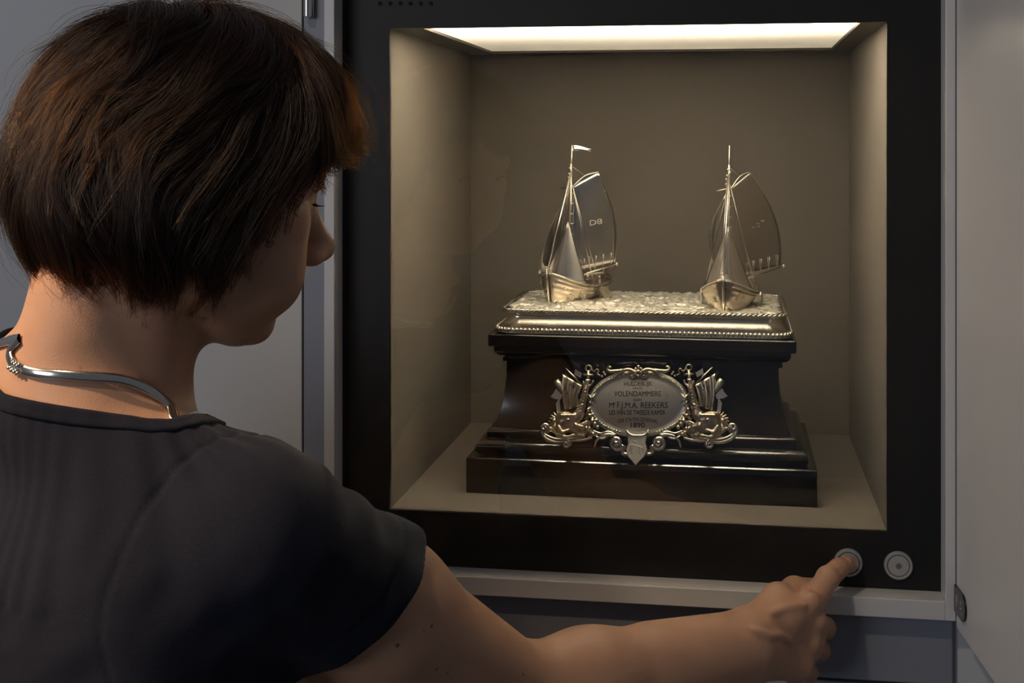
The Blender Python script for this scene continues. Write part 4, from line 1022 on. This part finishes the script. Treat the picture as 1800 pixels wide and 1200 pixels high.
tc = N.new('ShaderNodeTexCoord'); nz = N.new('ShaderNodeTexNoise'); nz.inputs['Scale'].default_value = 700; nz.inputs['Detail'].default_value = 4; L.new(tc.outputs['Object'], nz.inputs['Vector'])
mx_ = N.new('ShaderNodeMix'); mx_.data_type = 'RGBA'; mx_.inputs[6].default_value = (.0070, .0078, .0140, 1); mx_.inputs[7].default_value = (.0155, .0170, .0290, 1); L.new(nz.outputs['Fac'], mx_.inputs[0]); L.new(mx_.outputs[2], b.inputs['Base Color'])
b.inputs['Roughness'].default_value = .9; b.inputs['Specular IOR Level'].default_value = .15; b.inputs['Sheen Weight'].default_value = .07; b.inputs['Sheen Roughness'].default_value = .5; b.inputs['Sheen Tint'].default_value = (.5, .48, .55, 1)
bm_ = N.new('ShaderNodeBump'); bm_.inputs['Strength'].default_value = .15; bm_.inputs['Distance'].default_value = .0008; L.new(nz.outputs['Fac'], bm_.inputs['Height']); L.new(bm_.outputs['Normal'], b.inputs['Normal'])
M['shirt'] = m
shirt = mk_np('t_shirt', Vs, Qs, M['shirt'], person)
so = shirt.modifiers.new('cloth_thickness', 'SOLIDIFY'); so.thickness = .0016; so.offset = -1
# ribbed neckband, following the cut of the neck
def fgrad(F_, P):
    e = 5e-4; g = np.stack([F_.ev(P + e * np.eye(3)[k]) - F_.ev(P - e * np.eye(3)[k]) for k in range(3)], 1); return g / (np.linalg.norm(g, axis=1)[:, None] + 1e-9)
ang = np.linspace(0, 2 * math.pi, 180, endpoint=False); rho = np.full(180, .045)
for _ in range(120):
    f = rho * np.cos(ang) - .012; r = rho * np.sin(ang); u = neck_u(f, r)
    P = NB + f[:, None] * FB + r[:, None] * RB + u[:, None] * UP; rho = np.clip(rho - shirtF.ev(P) * .5, .02, .16)
rho = np.minimum(rho, 1 / np.sqrt((np.cos(ang) / .110) ** 2 + (np.sin(ang) / np.where(np.sin(ang) > 0, .096, .084)) ** 2)); f = rho * np.cos(ang) - .012; r = rho * np.sin(ang); u = neck_u(f, r)
P = NB + f[:, None] * FB + r[:, None] * RB + u[:, None] * UP
for _ in range(8): P = P - UP * (shirtF.ev(P) * .8)[:, None] * (np.abs(shirtF.ev(P)) > 1e-4)[:, None]
for _ in range(10): P = .5 * P + .25 * (np.roll(P, 1, 0) + np.roll(P, -1, 0))
for _ in range(3): P = P - fgrad(shirtF, P) * shirtF.ev(P)[:, None]
out_ = np.cos(ang)[:, None] * FB + np.sin(ang)[:, None] * RB - UP * .6
rings = []; nrm_ = fgrad(shirtF, P); prev_s = 0.0
rings.append([tuple(q) for q in P - nrm_ * .002]); rings.append([tuple(q) for q in P + nrm_ * .0012 + UP * .001])
for s_ in (.0015, .004, .007, .0095, .0108, .0114):
    t_ = out_ - nrm_ * (out_ * nrm_).sum(1)[:, None]; t_ /= np.linalg.norm(t_, axis=1)[:, None]
    P = P + t_ * (s_ - prev_s); prev_s = s_
    for _ in range(2): P = P - nrm_ * shirtF.ev(P)[:, None]
    P = .5 * P + .25 * (np.roll(P, 1, 0) + np.roll(P, -1, 0)); nrm_ = fgrad(shirtF, P)
    rings.append([tuple(q) for q in P + nrm_ * {.0108: .0012, .0114: -.0008}.get(s_, .0021)])
recalc(MB().loft(rings, caps=False).build('neckband', M['shirt'], shirt, smooth=True))
# trousers and shoes
tF = Field(); gz = -NB[2]
tF.ell(bp(-.008, 0, -.56), (.122, .172, .12), RBODY, .05)
for s in (-1, 1):
    tF.cone(bp(-.01, s * .085, -.62), bp(.005, s * .088, gz + .46), .092, .066, .05); tF.cone(bp(.005, s * .088, gz + .46), bp(-.02, s * .090, gz + .07), .066, .050, .02)
Vt, Qt = tF.mesh(.008, 12)
Vt, Qt = trim(Vt, Qt, [lambda P: P[:, 2] - (NB[2] - .47), lambda P: .035 - P[:, 2]])
mk_np('trousers', Vt, Qt, M['jeans'], person)
for s in (-1, 1):
    sF = Field(); sF.cone(bp(-.045, s * .092, gz + .034), bp(.10, s * .100, gz + .030), .034, .030, .03); sF.cone(bp(-.03, s * .092, gz + .06), bp(-.025, s * .092, gz + .10), .036, .040, .03); sF.ell(bp(.13, s * .102, gz + .028), (.06, .040, .026), RBODY, .03)
    Vq, Qq = sF.mesh(.005, 12); Vq[:, 2] = np.maximum(Vq[:, 2], .001); mk_np('shoe', Vq, Qq, M['shoe'], person)

# ------------------------------------------------------------------ necklace
vis = [(38, 596), (22, 618), (28, 640), (48, 650), (75, 656), (150, 662), (215, 668), (262, 688), (296, 716), (318, 742)]
P0 = [surf_point(px, py, bodyF) for px, py in vis]
far = [(.040, .040, -.055), (.055, .0, -.060), (.045, -.035, -.040), (.0, -.070, .0), (-.045, -.060, .02)]
P1 = []
for q in far:
    P = bp(*q)
    for _ in range(8):
        e = 1e-3; d = bodyF.ev(P[None])[0]; gr = np.array([bodyF.ev((P + e * np.eye(3)[k])[None])[0] - bodyF.ev((P - e * np.eye(3)[k])[None])[0] for k in range(3)]) / (2 * e); P = P - gr * d
    P1.append(P)
loop = spline(P0 + P1 + [P0[0]], 260)
def surf_normal(P):
    e = 1e-3; g = np.stack([bodyF.ev(P + e * np.eye(3)[k]) - bodyF.ev(P - e * np.eye(3)[k]) for k in range(3)], 1); return g / np.linalg.norm(g, axis=1)[:, None]
for _ in range(3):
    d = bodyF.ev(loop); loop = loop - surf_normal(loop) * (d - .0022)[:, None]
nn = surf_normal(loop); tt = np.gradient(loop, axis=0); tt /= np.linalg.norm(tt, axis=1)[:, None]; ww = np.cross(tt, nn)
rings = []
for i in range(len(loop)):
    k_ = 1 + .05 * (i % 2); w_ = .0036 * k_; h_ = .0013 * k_
    rings.append([tuple(loop[i] + ww[i] * w_ * math.cos(a) + nn[i] * h_ * math.sin(a)) for a in np.linspace(0, 2 * math.pi, 10, endpoint=False)])
neck_root = tag(empty('necklace', loop.mean(0)), 'flat silver necklace with a jewelled clasp round the neck', 'necklace')
recalc(MB().loft(rings, caps=False).build('chain_band', M['silver_bright'], neck_root, smooth=True))
cl = MB(); ci = int(np.argmin(np.linalg.norm(loop - surf_point(34, 644, bodyF), axis=1)))
for k in range(-3, 4):
    i = (ci + k * 2) % len(loop)
    for s in (-1, 1): cl.ball(loop[i] + ww[i] * .0030 * s * (1 if k % 2 else .6) + nn[i] * .0022, .0015, 8, 6)
recalc(cl.build('clasp', M['silver_bright'], neck_root, smooth=True))

# ------------------------------------------------------------------ hair: a layered bob
envF = Field()
envF.ell((.000, 0, .040), (.1175, .1000, .1105), None, .02)
envF.ell((-.020, 0, -.006), (.095, .094, .076), None, .03)
envF.ell((.056, -.008, .058), (.053, .072, .064), None, .03)
HEM0 = -.070
def hem_z(P):
    x, y = P[:, 0], P[:, 1]
    side = HEM0 + np.clip(x - .018, 0, None) * (.118 / .060)
    return np.minimum(side, .066) + .010 * np.clip((np.abs(x + .10)) < .05, 0, 1) * 0
def egrad(P):
    e = 1e-3; g = np.stack([envF.ev(P + e * np.eye(3)[k]) - envF.ev(P - e * np.eye(3)[k]) for k in range(3)], 1)
    return g / (np.linalg.norm(g, axis=1)[:, None] + 1e-9)
def to_world(P): return HC + P @ RHEAD.T
# under-layer
baseF = Field(); baseF.pr = [('e', p[1], p[2] - .015, p[3], None, p[5], p[6], None, p[8], p[9]) for p in envF.pr]
def base_post(P, d): return d - .0022 * noise3(P * np.array([1, 1, .35]), 60, 8)
baseF.post = base_post; baseF.post_r = .004
Vh, Qh = baseF.mesh(.004, 12)
Vh, Qh = trim(Vh, Qh, [lambda P: (hem_z(P) + .008 - P[:, 2]) * .6])
m, nt, b = new_mat('dark_brown_hair_base'); b.inputs['Base Color'].default_value = (.012, .007, .0045, 1); b.inputs['Roughness'].default_value = .6
N = nt.nodes; L = nt.links; tc = N.new('ShaderNodeTexCoord'); nz = N.new('ShaderNodeTexNoise'); nz.inputs['Scale'].default_value = 120; L.new(tc.outputs['Object'], nz.inputs['Vector'])
bm_ = N.new('ShaderNodeBump'); bm_.inputs['Strength'].default_value = .4; bm_.inputs['Distance'].default_value = .002; L.new(nz.outputs['Fac'], bm_.inputs['Height']); L.new(bm_.outputs['Normal'], b.inputs['Normal'])
M['hair_base'] = m
hair = mk_np('hair', to_world(Vh), Qh, M['hair_base'], person)
so = hair.modifiers.new('depth', 'SOLIDIFY'); so.thickness = .006; so.offset = -1
# guides
rng = np.random.default_rng(21)
GD = RHEAD.T @ np.array([0, 0, -1.0]); CROWN = np.array([-.020, .042, .138])
def flow(P, ph):
    n = egrad(P); rad = P - CROWN; dist = np.linalg.norm(rad, axis=1)
    t1 = rad / (dist[:, None] + 1e-6)
    x = P[:, 0]; back = np.zeros_like(P); back[:, 0] = -1
    kb = 1.0 * np.clip((.075 - x) / .06, 0, 1) * np.clip((.16 - P[:, 2]) / .05, 0, 1) * np.where(np.abs(P[:, 1]) > .03, 1, .5)
    kb = kb * np.clip((P[:, 0] + .10) / .09, 0, 1) * np.clip((P[:, 2] + .07) / .10, .2, 1)
    t2 = GD[None] + back * kb[:, None]
    fr = np.clip((x - .045) / .05, 0, 1)[:, None]; t2 = t2 + fr * np.array([.35, -.25, 0])
    w = np.clip(dist / .10, 0, 1)[:, None]; d = t1 * (1.15 - w) + t2 * (w + .15)
    d = d + .95 * np.stack([noise3(P, 34, 11), noise3(P, 34, 12), noise3(P, 34, 13)], 1) + .42 * ph
    d = d - n * (d * n).sum(1)[:, None]
    return d / (np.linalg.norm(d, axis=1)[:, None] + 1e-9)
def trace(P, L_, steps, d0, d1, ph, flip):
    hj = rng.normal(size=len(P)) * .0055; out = []; n0 = len(P); alive = np.ones(n0, bool); prev = None
    for i in range(steps):
        t = i / (steps - 1); lev = d0 * (1 - t) ** 1.5 + d1 * (1 - (1 - t) ** 1.5) + flip * max(0, t - .72) ** 2 * 9
        for _ in range(2): P = P - egrad(P) * (envF.ev(P) - lev)[:, None]
        out.append(P.copy())
        d = flow(P, ph)
        if prev is not None: d = .55 * prev + .45 * d; d /= np.linalg.norm(d, axis=1)[:, None]
        prev = d; st = (L_ / (steps - 1))[:, None]
        low = P[:, 2] < hem_z(P) + .002 + hj; st = np.where(low[:, None], st * .06, st)
        P = P + d * st
    return np.stack(out, 1)
NG, ST = 2100, 15
v = rng.normal(size=(NG * 5, 3)); v /= np.linalg.norm(v, axis=1)[:, None]
R0 = np.array([-.002, 0, .04]) + v * np.array([.112, .092, .100])
R0 = R0[R0[:, 2] > hem_z(R0) + .022]; R0 = R0[np.linalg.norm((R0 - CROWN)[:, :2], axis=1) > .008]
pick = rng.random(len(R0)) < np.clip(.55 + 4 * (R0[:, 2] - .03), .35, 1); R0 = R0[pick][:NG]; NG = len(R0)
L_ = .085 + .085 * rng.random(NG); d0 = -.007 - .006 * rng.random(NG); d1 = -.011 + .018 * rng.random(NG); fl = np.where(rng.random(NG) < .5, .016 * rng.random(NG), 0)
ph = rng.normal(size=(NG, 3)) * .5
GDS = trace(R0, L_, ST, d0, d1, ph, fl)
SP = 22
tpar = np.linspace(0, 1, ST)
allP = []; allR = []
off = rng.normal(size=(NG, SP, 3)); off /= np.maximum(1, np.linalg.norm(off, axis=2, keepdims=True) / 1.6)
lock_r = (.0016 + .0036 * rng.random(NG) ** 1.5)[:, None, None, None]
prof_ = (.55 + .9 * np.sin(math.pi * np.clip(tpar * .8 + .1, 0, 1)) * .7 - .55 * tpar ** 2)[None, None, :, None]
wob = rng.normal(size=(NG, SP, 1, 3)) * .0012 * (tpar ** 2)[None, None, :, None]
ln = (.72 + .28 * rng.random((NG, SP)))
base_t = ln[:, :, None] * tpar[None, None, :] * (ST - 1); i0 = np.clip(base_t.astype(int), 0, ST - 2); fr_ = (base_t - i0)[..., None]
gi = np.arange(NG)[:, None, None]
Pl = GDS[gi, i0] * (1 - fr_) + GDS[gi, i0 + 1] * fr_
Pl = Pl + off[:, :, None, :] * lock_r * prof_ + wob
Rl = np.broadcast_to((.00017 * (1 - .72 * tpar ** 2))[None, None, :], Pl.shape[:3])
allP.append(Pl.reshape(-1, ST, 3)); allR.append(Rl.reshape(-1, ST))
# flyaways on the outline
NFy = 750; idx_ = rng.integers(0, NG, NFy); Pf = GDS[idx_].copy(); nf = egrad(Pf.reshape(-1, 3)).reshape(NFy, ST, 3)
amp = (.004 + .017 * rng.random(NFy) ** 2)[:, None, None]; Pf = Pf + nf * amp * (np.sin(tpar * math.pi * .8)[None, :, None]) + rng.normal(size=(NFy, 1, 3)) * .003 + np.cumsum(rng.normal(size=(NFy, ST, 3)) * .0007, 1)
allP.append(Pf); allR.append(np.broadcast_to((.00009 * (1 - .6 * tpar))[None], (NFy, ST)))
allP = to_world(np.concatenate(allP).reshape(-1, 3)); allR = np.concatenate(allR).ravel(); NS_ = len(allP) // ST
hc = bpy.data.hair_curves.new('hair_strands'); hc.add_curves([ST] * NS_)
hc.attributes['position'].data.foreach_set('vector', allP.astype(np.float32).ravel())
ra = hc.attributes.get('radius') or hc.attributes.new('radius', 'FLOAT', 'POINT'); ra.data.foreach_set('value', allR.astype(np.float32))
shade = np.concatenate([np.repeat(np.clip(rng.normal(.5, .25, NG), 0, 1), SP), rng.random(NFy)])
sa = hc.attributes.new('lock_shade', 'FLOAT', 'CURVE'); sa.data.foreach_set('value', shade.astype(np.float32))
ho = bpy.data.objects.new('hair_strands', hc); COL.objects.link(ho); ho.parent = hair; ho['kind'] = 'stuff'
m, nt, b = new_mat('dark_brown_hair'); N = nt.nodes; L = nt.links; N.remove(b)
hb = N.new('ShaderNodeBsdfHairPrincipled'); hb.parametrization = 'MELANIN'
for k_, v_ in (('Melanin', .86), ('Melanin Redness', .62), ('Roughness', .25), ('Radial Roughness', .45), ('Random Color', .35), ('Random Roughness', .2)):
    if k_ in hb.inputs: hb.inputs[k_].default_value = v_
at_ = N.new('ShaderNodeAttribute'); at_.attribute_name = 'lock_shade'; mrh = N.new('ShaderNodeMapRange'); mrh.inputs[3].default_value = .68; mrh.inputs[4].default_value = .98; L.new(at_.outputs['Fac'], mrh.inputs[0]); L.new(mrh.outputs[0], hb.inputs['Melanin'])
hi = N.new('ShaderNodeHairInfo'); L.new(hi.outputs['Random'], hb.inputs['Random'])
L.new(hb.outputs[0], N['Material Output'].inputs[0]); hc.materials.append(m)
